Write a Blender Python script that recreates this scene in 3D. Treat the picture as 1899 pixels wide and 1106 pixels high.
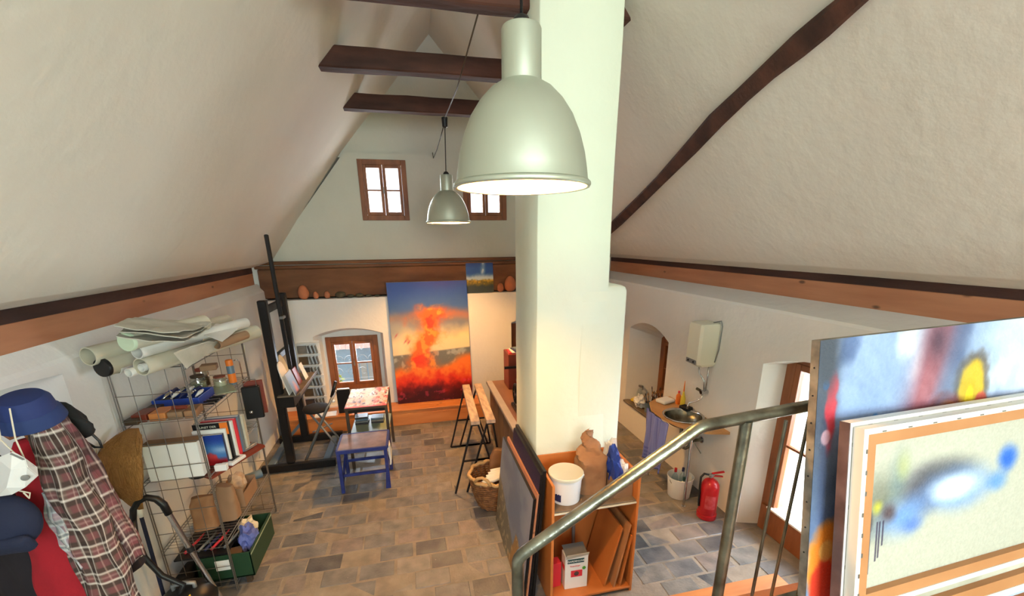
import bpy, bmesh, math, random
import numpy as np
from mathutils import Vector, Matrix, noise as mnoise
random.seed(7)
for o in list(bpy.data.objects): bpy.data.objects.remove(o)
S = bpy.context.scene
COL = S.collection
V = Vector
# ------------------------------------------------------------------ camera
FPX, Y0 = 789.76, 691.11
CAMP = V((0, 0, 2.9))
RT = V((0.97408385, -0.2259257, -0.01087378))
UP = V((0.0771702, 0.28676241, 0.95488852))
FW = V((0.21261567, 0.93098061, -0.29676536))
cam = bpy.data.cameras.new('camera'); camo = bpy.data.objects.new('camera', cam); COL.objects.link(camo)
cam.sensor_width = 36; cam.sensor_fit = 'HORIZONTAL'; cam.lens = FPX / 1899 * 36
cam.shift_y = (Y0 - 553) / 1899; cam.clip_start = .05
camo.matrix_world = Matrix(((RT.x, UP.x, -FW.x, 0), (RT.y, UP.y, -FW.y, 0), (RT.z, UP.z, -FW.z, CAMP.z), (0, 0, 0, 1)))
S.camera = camo
# ------------------------------------------------------------------ world, lights, exposure
S.view_settings.view_transform = 'Standard'; S.view_settings.look = 'None'
S.view_settings.gamma = 1; S.view_settings.use_curve_mapping = False
S.view_settings.exposure = 0.4
W = bpy.data.worlds.new('sky'); S.world = W; W.use_nodes = True
wn = W.node_tree.nodes; wl_ = W.node_tree.links
bgn = wn['Background']; bgn.inputs[0].default_value = (.8, .9, 1, 1); bgn.inputs[1].default_value = 1.5
sl = bpy.data.lights.new('sun', 'SUN'); sl.energy = 2.5; sl.angle = .02; sl.color = (1, .96, .88); so = bpy.data.objects.new('sun', sl); COL.objects.link(so); so.rotation_euler = V((.12, .28, -1)).to_track_quat('-Z', 'Y').to_euler()
def area(name, loc, to, sx, sy, e, col):
    l = bpy.data.lights.new(name, 'AREA'); l.shape = 'RECTANGLE'; l.size = sx; l.size_y = sy; l.energy = e; l.color = col
    o = bpy.data.objects.new(name, l); COL.objects.link(o); o.location = loc
    o.rotation_euler = (V(to) - V(loc)).to_track_quat('-Z', 'Y').to_euler()
    return o
area('front_fill_light', (.7, -3.9, 3.3), (.5, 5, 2.2), 2.6, 2.0, 185, (.86, .95, 1))  # fill added behind the camera, standing for an unseen front window
area('assumed_garden_light', (2.5, -3.9, 2.1), (1.0, 3.2, 2.8), 1.1, 1.0, 95, (.72, 1, .68))  # green-tinted light added behind the camera; its garden window is assumed, unseen
area('daylight_gable_window', (-.3, 7.62, 3.65), (-.1, 2, 1.4), .6, .8, 36, (.84, .92, 1))
area('daylight_gable_window', (1.25, 7.62, 3.65), (1, 2, 1.4), .6, .8, 30, (.93, .96, 1))
area('daylight_side_window', (4.7, 2.5, 1.5), (1, 3.0, .2), 1.5, 1.8, 240, (.8, .9, 1))
area('daylight_back_window', (-1.05, 7.75, 1.3), (-.9, 4, 0), .8, .9, 42, (.78, .89, 1))

# ------------------------------------------------------------------ helpers
def ray(x, y): return FW * FPX + RT * (x - 949.5) - UP * (y - Y0)
def P(x, y, ax, v):          # where the line of sight of a measured photo point meets the real plane ax = v
    d = ray(x, y); i = 'xyz'.index(ax); t = (v - CAMP[i]) / d[i]; return CAMP + d * t
def lin(c):
    out = []
    for v in c[:3]:
        v = v / 255; out.append(v / 12.92 if v <= .04045 else ((v + .055) / 1.055) ** 2.4)
    return tuple(out) + (1,)
def mat(name, col, rough=.6, metal=0, bump=0, bscale=40, var=.0, vscale=4, stretch=(1, 1, 1), spec=.4, emit=None, col2=None, knots=False, objrand=0, detail=4):
    m = bpy.data.materials.new(name); m.use_nodes = True; nt = m.node_tree; N = nt.nodes; L = nt.links
    b = N['Principled BSDF']; b.inputs['Roughness'].default_value = rough; b.inputs['Metallic'].default_value = metal
    b.inputs['Specular IOR Level'].default_value = spec
    c1 = lin(col); c2 = lin(col2) if col2 else tuple(min(1, x * (1 - var)) for x in c1[:3]) + (1,)
    src = None
    if var or col2 or bump or knots:
        tc = N.new('ShaderNodeTexCoord'); mp = N.new('ShaderNodeMapping'); L.new(tc.outputs['Object'], mp.inputs[0]); mp.inputs['Scale'].default_value = stretch
        if objrand:
            oi = N.new('ShaderNodeObjectInfo'); ml = N.new('ShaderNodeMath'); ml.operation = 'MULTIPLY'; ml.inputs[1].default_value = 37
            L.new(oi.outputs['Random'], ml.inputs[0]); cx = N.new('ShaderNodeCombineXYZ'); L.new(ml.outputs[0], cx.inputs[0]); L.new(ml.outputs[0], cx.inputs[1]); L.new(cx.outputs[0], mp.inputs[1])
    if var or col2:
        n = N.new('ShaderNodeTexNoise'); n.inputs['Scale'].default_value = vscale; n.inputs['Detail'].default_value = detail; L.new(mp.outputs[0], n.inputs['Vector'])
        r = N.new('ShaderNodeValToRGB'); r.color_ramp.elements[0].position = .32; r.color_ramp.elements[1].position = .68
        r.color_ramp.elements[0].color = c2; r.color_ramp.elements[1].color = c1; L.new(n.outputs[0], r.inputs[0]); src = r.outputs[0]
    if knots:
        vo = N.new('ShaderNodeTexVoronoi'); vo.inputs['Scale'].default_value = 2.6; mp2 = N.new('ShaderNodeMapping'); L.new(tc.outputs['Object'], mp2.inputs[0])
        mp2.inputs['Scale'].default_value = (1 if stretch[0] < 1 else 1.6, 1 if stretch[1] < 1 else 1.6, 2.2); L.new(mp2.outputs[0], vo.inputs['Vector'])
        kr = N.new('ShaderNodeValToRGB'); kr.color_ramp.elements[0].position = .05; kr.color_ramp.elements[1].position = .11; L.new(vo.outputs['Distance'], kr.inputs[0])
        mx = N.new('ShaderNodeMix'); mx.data_type = 'RGBA'; L.new(kr.outputs[0], mx.inputs[0]); mx.inputs[6].default_value = tuple(x * .25 for x in c1[:3]) + (1,)
        if src: L.new(src, mx.inputs[7])
        else: mx.inputs[7].default_value = c1
        src = mx.outputs[2]
    if src: L.new(src, b.inputs['Base Color'])
    else: b.inputs['Base Color'].default_value = c1
    if bump:
        n2 = N.new('ShaderNodeTexNoise'); n2.inputs['Scale'].default_value = bscale; n2.inputs['Detail'].default_value = 5; L.new(mp.outputs[0], n2.inputs['Vector'])
        bp = N.new('ShaderNodeBump'); bp.inputs['Strength'].default_value = bump; bp.inputs['Distance'].default_value = .02; L.new(n2.outputs[0], bp.inputs['Height']); L.new(bp.outputs[0], b.inputs['Normal'])
    if emit: b.inputs['Emission Color'].default_value = lin(emit[0]); b.inputs['Emission Strength'].default_value = emit[1]
    return m
def vcol_mat(name, rough=.7, bump=0, bscale=60):
    m = bpy.data.materials.new(name); m.use_nodes = True; nt = m.node_tree; N = nt.nodes; L = nt.links; b = N['Principled BSDF']
    a = N.new('ShaderNodeAttribute'); a.attribute_name = 'Col'; L.new(a.outputs['Color'], b.inputs['Base Color']); b.inputs['Roughness'].default_value = rough
    b.inputs['Specular IOR Level'].default_value = .25
    if bump:
        tc = N.new('ShaderNodeTexCoord'); n2 = N.new('ShaderNodeTexNoise'); n2.inputs['Scale'].default_value = bscale; L.new(tc.outputs['Object'], n2.inputs['Vector'])
        bp = N.new('ShaderNodeBump'); bp.inputs['Strength'].default_value = bump; bp.inputs['Distance'].default_value = .01; L.new(n2.outputs[0], bp.inputs['Height']); L.new(bp.outputs[0], b.inputs['Normal'])
    return m
def glass_mat(name, tint=(1, 1, 1), refl=.08, rough=.02):
    m = bpy.data.materials.new(name); m.use_nodes = True; nt = m.node_tree; N = nt.nodes; L = nt.links
    for n in list(N): N.remove(n)
    o = N.new('ShaderNodeOutputMaterial'); t = N.new('ShaderNodeBsdfTransparent'); t.inputs[0].default_value = tint + (1,)
    g = N.new('ShaderNodeBsdfGlossy'); g.inputs['Roughness'].default_value = rough; mx = N.new('ShaderNodeMixShader'); mx.inputs[0].default_value = refl
    L.new(t.outputs[0], mx.inputs[1]); L.new(g.outputs[0], mx.inputs[2]); L.new(mx.outputs[0], o.inputs[0]); return m

WL = {}
def thing(name, label, cat, loc=(0, 0, 0), group=None, kind=None):
    o = bpy.data.objects.new(name, None); COL.objects.link(o); o.location = loc; o.empty_display_size = .1; WL[o.name] = V(loc)
    if label: o['label'] = label
    if cat: o['category'] = cat
    if group: o['group'] = group
    if kind or label: o['kind'] = kind or 'thing'
    return o
def tag(o, label=None, cat=None, group=None, kind=None):
    for k, v in (('label', label), ('category', cat), ('group', group), ('kind', kind)):
        if v: o[k] = v
    if label and not kind: o['kind'] = 'thing'
    return o
def mk(name, bm, m, parent=None, smooth=False, loc=None, label=None, cat=None, group=None, kind=None):
    base = WL[parent.name] if parent else V(loc or (0, 0, 0))
    if base.length: bmesh.ops.translate(bm, verts=bm.verts, vec=-base)
    me = bpy.data.meshes.new(name); bmesh.ops.recalc_face_normals(bm, faces=bm.faces); bm.to_mesh(me); bm.free()
    if m: me.materials.append(m)
    if smooth:
        for p in me.polygons: p.use_smooth = True
        if smooth != True:
            me.set_sharp_from_angle(angle=math.radians(smooth))
    o = bpy.data.objects.new(name, me); COL.objects.link(o)
    if parent: o.parent = parent
    else: o.location = base
    WL[o.name] = base
    tag(o, label, cat, group, kind); return o
def copy_thing(root, loc, label=None, rot=None):
    r = root.copy(); COL.objects.link(r); r.location = loc; WL[r.name] = V(loc)
    if label: r['label'] = label
    if rot: r.rotation_euler = rot
    for c in list(root.children):
        k = c.copy(); COL.objects.link(k); k.parent = r
        for g in c.children:
            h = g.copy(); COL.objects.link(h); h.parent = k
    return r
NB = lambda: bmesh.new()
def box(bm, c, s, rot=None, bev=0, taper=None):
    r = bmesh.ops.create_cube(bm, size=1); vs = r['verts']
    for v in vs: v.co = V((v.co.x * s[0], v.co.y * s[1], v.co.z * s[2]))
    if taper:
        for v in vs:
            if v.co.z > 0: v.co.x *= taper; v.co.y *= taper
    if bev:
        es = list({e for v in vs for e in v.link_edges})
        q = bmesh.ops.bevel(bm, geom=es, offset=bev, segments=1, affect='EDGES'); vs = list({v for f in q['faces'] for v in f.verts} | {v for v in vs if v.is_valid})
    M = Matrix.Translation(V(c))
    if rot is not None: M = M @ (rot if isinstance(rot, Matrix) else Matrix.Rotation(rot, 4, 'Z'))
    bmesh.ops.transform(bm, matrix=M, verts=vs); return bm
def bx(lo, hi, bev=0, bm=None):
    bm = bm or NB(); c = [(a + b) / 2 for a, b in zip(lo, hi)]; s = [abs(b - a) for a, b in zip(lo, hi)]; return box(bm, c, s, None, bev)
def frame_of(d, up=(0, 0, 1)):
    d = V(d).normalized(); u = V(up)
    if abs(d.dot(u)) > .98: u = V((0, 1, 0))
    x = u.cross(d).normalized(); y = d.cross(x); return x, y, d
def beam(bm, p0, p1, w, h, up=(0, 0, 1), bev=0):
    p0, p1 = V(p0), V(p1); x, y, d = frame_of(p1 - p0, up)
    R = Matrix((x, y, d)).transposed().to_4x4(); return box(bm, (p0 + p1) / 2, (w, h, (p1 - p0).length), R, bev)
def tube(bm, pts, r, seg=8, caps=True):
    pts = [V(p) for p in pts]; rings = []; prev = None; n = len(pts)
    for i, p in enumerate(pts):
        d = (pts[min(i + 1, n - 1)] - pts[max(i - 1, 0)]).normalized()
        if prev is None: x, y, _ = frame_of(d)
        else:
            x = (prev - d * prev.dot(d)).normalized(); y = d.cross(x)
        prev = x; rr = r[i] if isinstance(r, (list, tuple)) else r
        rings.append([bm.verts.new(p + (x * math.cos(2 * math.pi * k / seg) + y * math.sin(2 * math.pi * k / seg)) * rr) for k in range(seg)])
    for a, b in zip(rings, rings[1:]):
        for k in range(seg): bm.faces.new((a[k], a[(k + 1) % seg], b[(k + 1) % seg], b[k]))
    if caps: bm.faces.new(rings[0][::-1]); bm.faces.new(rings[-1])
    return bm
def lathe(bm, prof, c=(0, 0, 0), axis=(0, 0, 1), seg=20, cap0=True, cap1=True):
    x, y, d = frame_of(axis); c = V(c); rings = []
    for r, z in prof:
        rings.append([bm.verts.new(c + d * z + (x * math.cos(2 * math.pi * k / seg) + y * math.sin(2 * math.pi * k / seg)) * max(r, .0005)) for k in range(seg)])
    for a, b in zip(rings, rings[1:]):
        for k in range(seg): bm.faces.new((a[k], a[(k + 1) % seg], b[(k + 1) % seg], b[k]))
    if cap0: bm.faces.new(rings[0][::-1])
    if cap1: bm.faces.new(rings[-1])
    return bm
def prism(bm, poly, axis, a, b):      # poly in the two other axes, extruded along axis from a to b
    def mk3(p, t): return {'x': (t, p[0], p[1]), 'y': (p[0], t, p[1]), 'z': (p[0], p[1], t)}[axis]
    A = [bm.verts.new(mk3(p, a)) for p in poly]; B = [bm.verts.new(mk3(p, b)) for p in poly]
    bm.faces.new(A[::-1]); bm.faces.new(B); n = len(poly)
    for k in range(n): bm.faces.new((A[k], A[(k + 1) % n], B[(k + 1) % n], B[k]))
    return bm
def loft(bm, rings, close=True, caps=True):
    R = [[bm.verts.new(p) for p in r] for r in rings]; n = len(R[0])
    for a, b in zip(R, R[1:]):
        for k in range(n if close else n - 1): bm.faces.new((a[k], a[(k + 1) % n], b[(k + 1) % n], b[k]))
    if caps and close: bm.faces.new(R[0][::-1]); bm.faces.new(R[-1])
    return R
def cut(o, cutters):
    for c in cutters:
        md = o.modifiers.new('cut', 'BOOLEAN'); md.object = c; md.operation = 'DIFFERENCE'; md.solver = 'EXACT'
    bpy.context.view_layer.update(); dg = bpy.context.evaluated_depsgraph_get()
    me = bpy.data.meshes.new_from_object(o.evaluated_get(dg)); o.modifiers.clear(); o.data = me
    for c in cutters: bpy.data.objects.remove(c)
def fbm(x, y, seed=0, octv=4):
    out = np.zeros_like(x, dtype=float); amp = 1; tot = 0
    for k in range(octv):
        xi = np.floor(x).astype(int); yi = np.floor(y).astype(int); fx = x - xi; fy = y - yi
        h = lambda a, b: (np.sin(a * 127.1 + b * 311.7 + seed * 74.7 + k * 17.3) * 43758.5453) % 1
        sx = fx * fx * (3 - 2 * fx); sy = fy * fy * (3 - 2 * fy)
        v = (h(xi, yi) * (1 - sx) + h(xi + 1, yi) * sx) * (1 - sy) + (h(xi, yi + 1) * (1 - sx) + h(xi + 1, yi + 1) * sx) * sy
        out += v * amp; tot += amp; amp *= .5; x = x * 2.03; y = y * 2.03
    return out / tot
def sst(a, b, x): t = np.clip((x - a) / (b - a), 0, 1); return t * t * (3 - 2 * t)
def mixc(c, d, t):
    d = np.array(d, float); return c * (1 - t[..., None]) + d * t[..., None]
def lin_np(c):
    c = np.clip(c, 0, 255) / 255; return np.where(c <= .04045, c / 12.92, ((c + .055) / 1.055) ** 2.4)
def picture(name, m, parent, o, u, v, nx, ny, fn, relief=None):       # a painted surface: grid with the paint in its colour attribute
    o, u, v = V(o), V(u), V(v); base = WL[parent.name] if parent else o; nrm = u.cross(v).normalized()
    gu, gv = np.meshgrid(np.linspace(0, 1, nx), np.linspace(0, 1, ny)); c = lin_np(fn(gu, gv).reshape(-1, 3))
    ou = np.array(o - base)[None, :] + gu.reshape(-1, 1) * np.array(u)[None, :] + gv.reshape(-1, 1) * np.array(v)[None, :]
    if relief is not None: ou = ou + relief(gu, gv).reshape(-1, 1) * np.array(nrm)[None, :]
    idx = np.arange(nx * ny).reshape(ny, nx); f = np.stack([idx[:-1, :-1], idx[:-1, 1:], idx[1:, 1:], idx[1:, :-1]], -1).reshape(-1, 4)
    me = bpy.data.meshes.new(name); me.from_pydata(ou.tolist(), [], f.tolist()); at = me.color_attributes.new('Col', 'FLOAT_COLOR', 'POINT')
    at.data.foreach_set('color', np.concatenate([c, np.ones((len(c), 1))], 1).ravel().astype(np.float32)); me.materials.append(m)
    for p in me.polygons: p.use_smooth = True
    ob = bpy.data.objects.new(name, me); COL.objects.link(ob)
    if parent: ob.parent = parent
    WL[ob.name] = base; return ob
def cloth(name, m, parent, rings, fn, loc=None, closed=True):         # rings: (n, k, 3) array of points
    A = np.array(rings, float); n, k, _ = A.shape; base = WL[parent.name] if parent else V(loc)
    A = A - np.array(base); idx = np.arange(n * k).reshape(n, k)
    if closed: nx_ = np.roll(idx, -1, 1)
    else: nx_ = idx[:, 1:]; 
    a = idx[:-1] if closed else idx[:-1, :-1]; b = nx_[:-1]; c = nx_[1:]; d = idx[1:] if closed else idx[1:, :-1]
    f = np.stack([a, b, c, d], -1).reshape(-1, 4).tolist()
    if closed: f += [idx[0][::-1].tolist(), idx[-1].tolist()]
    me = bpy.data.meshes.new(name); me.from_pydata(A.reshape(-1, 3).tolist(), [], f)
    if fn:
        tt, uu = np.meshgrid(np.linspace(0, 1, n), np.linspace(0, 1, k), indexing='ij'); cc = lin_np(fn(uu, tt).reshape(-1, 3))
        at = me.color_attributes.new('Col', 'FLOAT_COLOR', 'POINT'); at.data.foreach_set('color', np.concatenate([cc, np.ones((len(cc), 1))], 1).ravel().astype(np.float32))
    me.materials.append(m)
    for p in me.polygons: p.use_smooth = True
    ob = bpy.data.objects.new(name, me); COL.objects.link(ob)
    if parent: ob.parent = parent
    else: ob.location = base
    WL[ob.name] = base; return ob
def text(name, s, m, parent, loc, size, xdir, ydir, align='CENTER'):
    c = bpy.data.curves.new(name, 'FONT'); c.body = s; c.size = size; c.extrude = .0006; c.align_x = align; c.align_y = 'CENTER'
    o = bpy.data.objects.new('tmp', c); COL.objects.link(o); bpy.context.view_layer.update()
    me = bpy.data.meshes.new_from_object(o.evaluated_get(bpy.context.evaluated_depsgraph_get())); bpy.data.objects.remove(o)
    x = V(xdir).normalized(); y = V(ydir).normalized(); z = x.cross(y); M = Matrix((x, y, z)).transposed().to_4x4(); M.translation = V(loc) - WL[parent.name]
    me.transform(M); me.materials.clear(); me.materials.append(m); o = bpy.data.objects.new(name, me); COL.objects.link(o); o.parent = parent; WL[o.name] = WL[parent.name]; return o
def rough_up(bm, amp, sc=3, sub=0):
    if sub: bmesh.ops.subdivide_edges(bm, edges=bm.edges, cuts=sub, use_grid_fill=True)
    for v in bm.verts: v.co += mnoise.noise_vector(v.co * sc) * amp
    return bm

# ------------------------------------------------------------------ materials
M = {}
M['plaster'] = mat('white_plaster', (226, 224, 220), .9, bump=.25, bscale=14, var=.05, vscale=2, spec=.2)
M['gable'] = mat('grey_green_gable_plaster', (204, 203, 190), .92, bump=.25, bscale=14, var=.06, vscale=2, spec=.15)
M['ceil'] = mat('ceiling_plaster', (224, 218, 208), .92, bump=.3, bscale=9, var=.06, vscale=1.5, spec=.15)
M['column'] = mat('column_plaster', (228, 234, 214), .9, bump=.25, bscale=10, var=.04, vscale=2, spec=.2)  # slight green of the garden daylight is put into this plaster colour
M['darkbeam'] = mat('dark_old_timber', (88, 52, 40), .75, col2=(52, 29, 22), vscale=6, stretch=(.25, 1, 1), bump=.5, bscale=18)
M['darkbeam_y'] = mat('dark_old_timber_along', (74, 46, 40), .75, col2=(46, 28, 24), vscale=6, stretch=(1, .2, 1), bump=.5, bscale=18)
M['backbeam'] = mat('brown_old_beam', (122, 84, 56), .75, col2=(88, 56, 36), vscale=5, stretch=(.25, 1, 1), bump=.4, bscale=14)
M['pine_y'] = mat('pine_board', (184, 128, 94), .55, col2=(160, 104, 74), vscale=9, stretch=(1, .12, 1), knots=True, bump=.1, bscale=30)
M['pine_x'] = mat('orange_pine', (214, 140, 80), .5, col2=(190, 112, 58), vscale=8, stretch=(.15, 1, 1), knots=True, bump=.1, bscale=30)
M['winwood'] = mat('window_wood', (150, 92, 54), .5, col2=(118, 68, 38), vscale=10, stretch=(1, 1, .2), bump=.15, bscale=40)
M['winlight'] = mat('pale_window_wood', (226, 190, 130), .5, var=.15, vscale=10)
M['pane'] = glass_mat('window_glass', (1, 1, 1), .05)
M['jar'] = glass_mat('jar_glass', (.86, .88, .82), .2, .08)
M['mortar'] = mat('floor_mortar', (150, 140, 126), .95, col2=(124, 116, 105), vscale=6, bump=.4, bscale=40)
M['black'] = mat('black_painted_wood', (16, 15, 17), .45, var=.2, vscale=9)
M['blacksteel'] = mat('black_steel', (24, 22, 22), .4, metal=.3)
M['blackplastic'] = mat('black_plastic', (20, 20, 22), .4)
M['alu'] = mat('brushed_aluminium', (198, 206, 190), .42, metal=.75, var=.1, vscale=3, stretch=(1, 1, .3), bump=.05, bscale=8)  # faint green tint in the metal stands in for the garden's reflection
M['enamel'] = mat('cream_enamel', (214, 200, 174), .5)
def bulb_mat(p): return mat('bulb_glow', (255, 230, 190), .4, emit=((255, 188, 108), p))
M['chrome'] = mat('chrome', (200, 200, 202), .15, metal=1)
M['wire'] = mat('grey_wire', (122, 116, 110), .4, metal=.6)
M['steel'] = mat('raw_steel', (150, 152, 138), .28, metal=.9, col2=(84, 80, 70), vscale=7, bump=.15, bscale=30)
M['greysteel'] = mat('grey_metal', (132, 134, 134), .45, metal=.4)
M['white'] = mat('white_plastic', (228, 228, 226), .4)
M['cream'] = mat('cream_plastic', (220, 216, 196), .4)
M['paper'] = mat('white_paper', (232, 230, 224), .8, var=.05, vscale=4)
M['tubecard'] = mat('pale_card_tube', (200, 194, 174), .65, var=.18, vscale=4)
M['tubewhite'] = mat('white_card_tube', (214, 212, 206), .5, var=.1, vscale=5)
M['kraft'] = mat('kraft_paper', (162, 120, 84), .8, col2=(138, 98, 66), vscale=6, bump=.2, bscale=25)
M['card'] = mat('brown_cardboard', (150, 118, 90), .8, var=.12, vscale=5)
M['canvascloth'] = mat('raw_canvas_cloth', (198, 194, 182), .9, col2=(170, 166, 150), vscale=4, bump=.2, bscale=40)
M['terracotta'] = mat('terracotta', (198, 122, 84), .85, var=.15, vscale=8, bump=.15, bscale=40)
M['stone'] = mat('mossy_stone', (92, 88, 70), .9, col2=(62, 58, 46), vscale=9, bump=.5, bscale=20)
M['bookcase'] = mat('orange_laminate', (208, 128, 66), .4, col2=(190, 110, 54), vscale=5, stretch=(1, 1, .2))
M['counter'] = mat('beige_brown_counter', (190, 146, 96), .45, col2=(172, 126, 78), vscale=6, stretch=(1, .3, 1))
M['shelfdark'] = mat('worn_grey_shelf', (126, 112, 96), .6, col2=(92, 80, 66), vscale=7)
M['bluepaint'] = mat('blue_painted_wood', (42, 56, 128), .5, col2=(30, 42, 104), vscale=10)
M['stooltop'] = mat('stained_grey_top', (140, 122, 124), .4, col2=(92, 80, 90), vscale=5)
M['darkwood'] = mat('dark_wood_legs', (74, 58, 44), .5, var=.25, vscale=8)
M['olive'] = mat('olive_metal', (150, 164, 138), .4)
M['benchtop'] = mat('worn_bench_wood', (142, 98, 72), .45, col2=(108, 72, 54), vscale=6, stretch=(1, .2, 1))
M['benchedge'] = mat('pale_bench_edge', (172, 162, 156), .4, var=.15, vscale=6)
M['benchpanel'] = mat('grey_brown_panel', (136, 106, 80), .6, col2=(104, 80, 60), vscale=7, stretch=(1, 1, .15))
M['redbrown'] = mat('red_brown_wood', (130, 56, 40), .45, var=.2, vscale=6)
M['trestle'] = mat('paint_spotted_plank', (200, 172, 142), .6, col2=(150, 128, 112), vscale=22, stretch=(1, .3, 1))
M['wicker'] = mat('wicker', (150, 102, 62), .6, col2=(104, 66, 38), vscale=20)
M['wickerlight'] = mat('pale_wicker', (206, 166, 112), .6, var=.2, vscale=20)
M['red'] = mat('red_enamel', (178, 28, 34), .3, var=.1, vscale=6)
M['redfab'] = mat('red_fabric', (158, 22, 36), .9, bump=.15, bscale=60, var=.2, vscale=5)
M['navy'] = mat('navy_fabric', (22, 30, 56), .85, bump=.1, bscale=80, var=.2, vscale=5)
M['darkfab'] = mat('dark_fabric', (34, 28, 34), .9, var=.2, vscale=5)
M['bluefab'] = mat('blue_fabric', (26, 44, 98), .75, var=.2, vscale=4)
M['bluecloth'] = mat('blue_checked_cloth', (112, 124, 190), .9, col2=(84, 96, 166), vscale=18, bump=.2, bscale=50)
M['navyblue'] = mat('mid_blue_fabric', (26, 48, 98), .75, var=.2, vscale=4)
M['blackfab'] = mat('black_fabric', (18, 18, 20), .8)
M['straw'] = mat('straw', (176, 128, 70), .8, col2=(140, 96, 48), vscale=26, stretch=(6, 6, .5), bump=.6, bscale=60)
M['green'] = mat('dark_green_crate', (34, 66, 44), .5, var=.2, vscale=5)
M['grass'] = mat('lawn', (84, 158, 56), .9, col2=(62, 132, 42), vscale=3)
M['yellow'] = mat('yellow_plastic', (226, 196, 60), .45)
M['orange'] = mat('orange_plastic', (228, 120, 40), .45)
M['blueplastic'] = mat('blue_plastic', (40, 66, 150), .35)
M['greyblue'] = mat('grey_blue_plastic', (96, 116, 132), .4)
M['rope'] = mat('pale_strap', (206, 196, 176), .8)
M['vpaint'] = vcol_mat('oil_paint', .45, .25, 90)
M['vcloth'] = vcol_mat('woven_cloth', .9, .1, 90)
M['canvasedge'] = mat('canvas_edge', (206, 202, 192), .8, var=.2, vscale=8)
M['stretcher'] = mat('stretcher_wood', (196, 142, 96), .6, col2=(176, 120, 76), vscale=7, stretch=(.3, 1, .3))
M['dirtyedge'] = mat('dirty_canvas_edge', (158, 152, 140), .8, col2=(88, 84, 80), vscale=11)
M['pinkedge'] = mat('violet_canvas_edge', (120, 98, 100), .7, col2=(72, 54, 56), vscale=8)
M['navyprint'] = mat('navy_print', (40, 44, 84), .5)
M['teal'] = mat('dark_teal_print', (24, 68, 74), .5)
M['redprint'] = mat('red_print', (214, 50, 62), .5)
M['textwhite'] = mat('white_print', (240, 240, 236), .5)
M['textdark'] = mat('dark_print', (60, 50, 48), .5)
M['gravel'] = mat('pale_gravel', (214, 208, 198), .9, var=.15, vscale=12)
M['housewall'] = mat('pale_blue_render', (176, 200, 220), .9, var=.05)
M['houseroof'] = mat('pink_roof_tile', (210, 160, 150), .8, var=.2, vscale=9)
M['leafyellow'] = mat('yellow_green_leaf', (200, 206, 90), .8, var=.3, vscale=6)
M['bark'] = mat('grey_fence', (150, 146, 140), .9)
M['skyblack'] = mat('ink_black', (8, 8, 10), .3)
def brick_mat():
    m = bpy.data.materials.new('floor_brick'); m.use_nodes = True; nt = m.node_tree; N = nt.nodes; L = nt.links; b = N['Principled BSDF']
    oi = N.new('ShaderNodeObjectInfo'); r = N.new('ShaderNodeValToRGB'); cr = r.color_ramp; cr.interpolation = 'CONSTANT'
    cols = [(128, 127, 124), (120, 119, 119), (136, 131, 124), (114, 115, 117), (130, 122, 118), (124, 123, 122), (86, 87, 90), (131, 122, 119), (116, 116, 118), (136, 132, 126), (123, 121, 119), (106, 107, 110)]
    for i, c in enumerate(cols):
        e = cr.elements[0] if i == 0 else (cr.elements[1] if i == 1 else cr.elements.new(i / len(cols)))
        e.position = i / len(cols); e.color = lin(c)
    L.new(oi.outputs['Random'], r.inputs[0])
    g = N.new('ShaderNodeNewGeometry'); n = N.new('ShaderNodeTexNoise'); n.inputs['Scale'].default_value = 7; n.inputs['Detail'].default_value = 6; L.new(g.outputs['Position'], n.inputs['Vector'])
    r2 = N.new('ShaderNodeValToRGB'); r2.color_ramp.elements[0].position = .3; r2.color_ramp.elements[0].color = (.55, .55, .56, 1); r2.color_ramp.elements[1].position = .72; r2.color_ramp.elements[1].color = (1.15, 1.1, 1.02, 1); L.new(n.outputs[0], r2.inputs[0])
    mx = N.new('ShaderNodeMix'); mx.data_type = 'RGBA'; mx.blend_type = 'MULTIPLY'; mx.inputs[0].default_value = 1; L.new(r.outputs[0], mx.inputs[6]); L.new(r2.outputs[0], mx.inputs[7])
    n3 = N.new('ShaderNodeTexNoise'); n3.inputs['Scale'].default_value = 2.2; n3.inputs['Detail'].default_value = 3; L.new(g.outputs['Position'], n3.inputs['Vector'])
    r3 = N.new('ShaderNodeValToRGB'); r3.color_ramp.elements[0].position = .5; r3.color_ramp.elements[1].position = .8; r3.color_ramp.elements[1].color = (.5, .5, .5, 1); L.new(n3.outputs[0], r3.inputs[0])
    m2 = N.new('ShaderNodeMix'); m2.data_type = 'RGBA'; L.new(r3.outputs[0], m2.inputs[0]); L.new(mx.outputs[2], m2.inputs[6]); m2.inputs[7].default_value = lin((142, 136, 126))
    n4 = N.new('ShaderNodeTexNoise'); n4.inputs['Scale'].default_value = 38; n4.inputs['Detail'].default_value = 2; L.new(g.outputs['Position'], n4.inputs['Vector'])
    r4 = N.new('ShaderNodeValToRGB'); r4.color_ramp.elements[0].position = .76; r4.color_ramp.elements[1].position = .8; L.new(n4.outputs[0], r4.inputs[0])
    m3 = N.new('ShaderNodeMix'); m3.data_type = 'RGBA'; L.new(r4.outputs[0], m3.inputs[0]); L.new(m2.outputs[2], m3.inputs[6]); m3.inputs[7].default_value = lin((196, 188, 178))
    L.new(m3.outputs[2], b.inputs['Base Color']); b.inputs['Roughness'].default_value = .46
    bp = N.new('ShaderNodeBump'); bp.inputs['Strength'].default_value = .5; bp.inputs['Distance'].default_value = .01; n5 = N.new('ShaderNodeTexNoise'); n5.inputs['Scale'].default_value = 45; n5.inputs['Detail'].default_value = 5; L.new(g.outputs['Position'], n5.inputs['Vector']); L.new(n5.outputs[0], bp.inputs['Height']); L.new(bp.outputs[0], b.inputs['Normal'])
    return m
M['brick'] = brick_mat()

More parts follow.
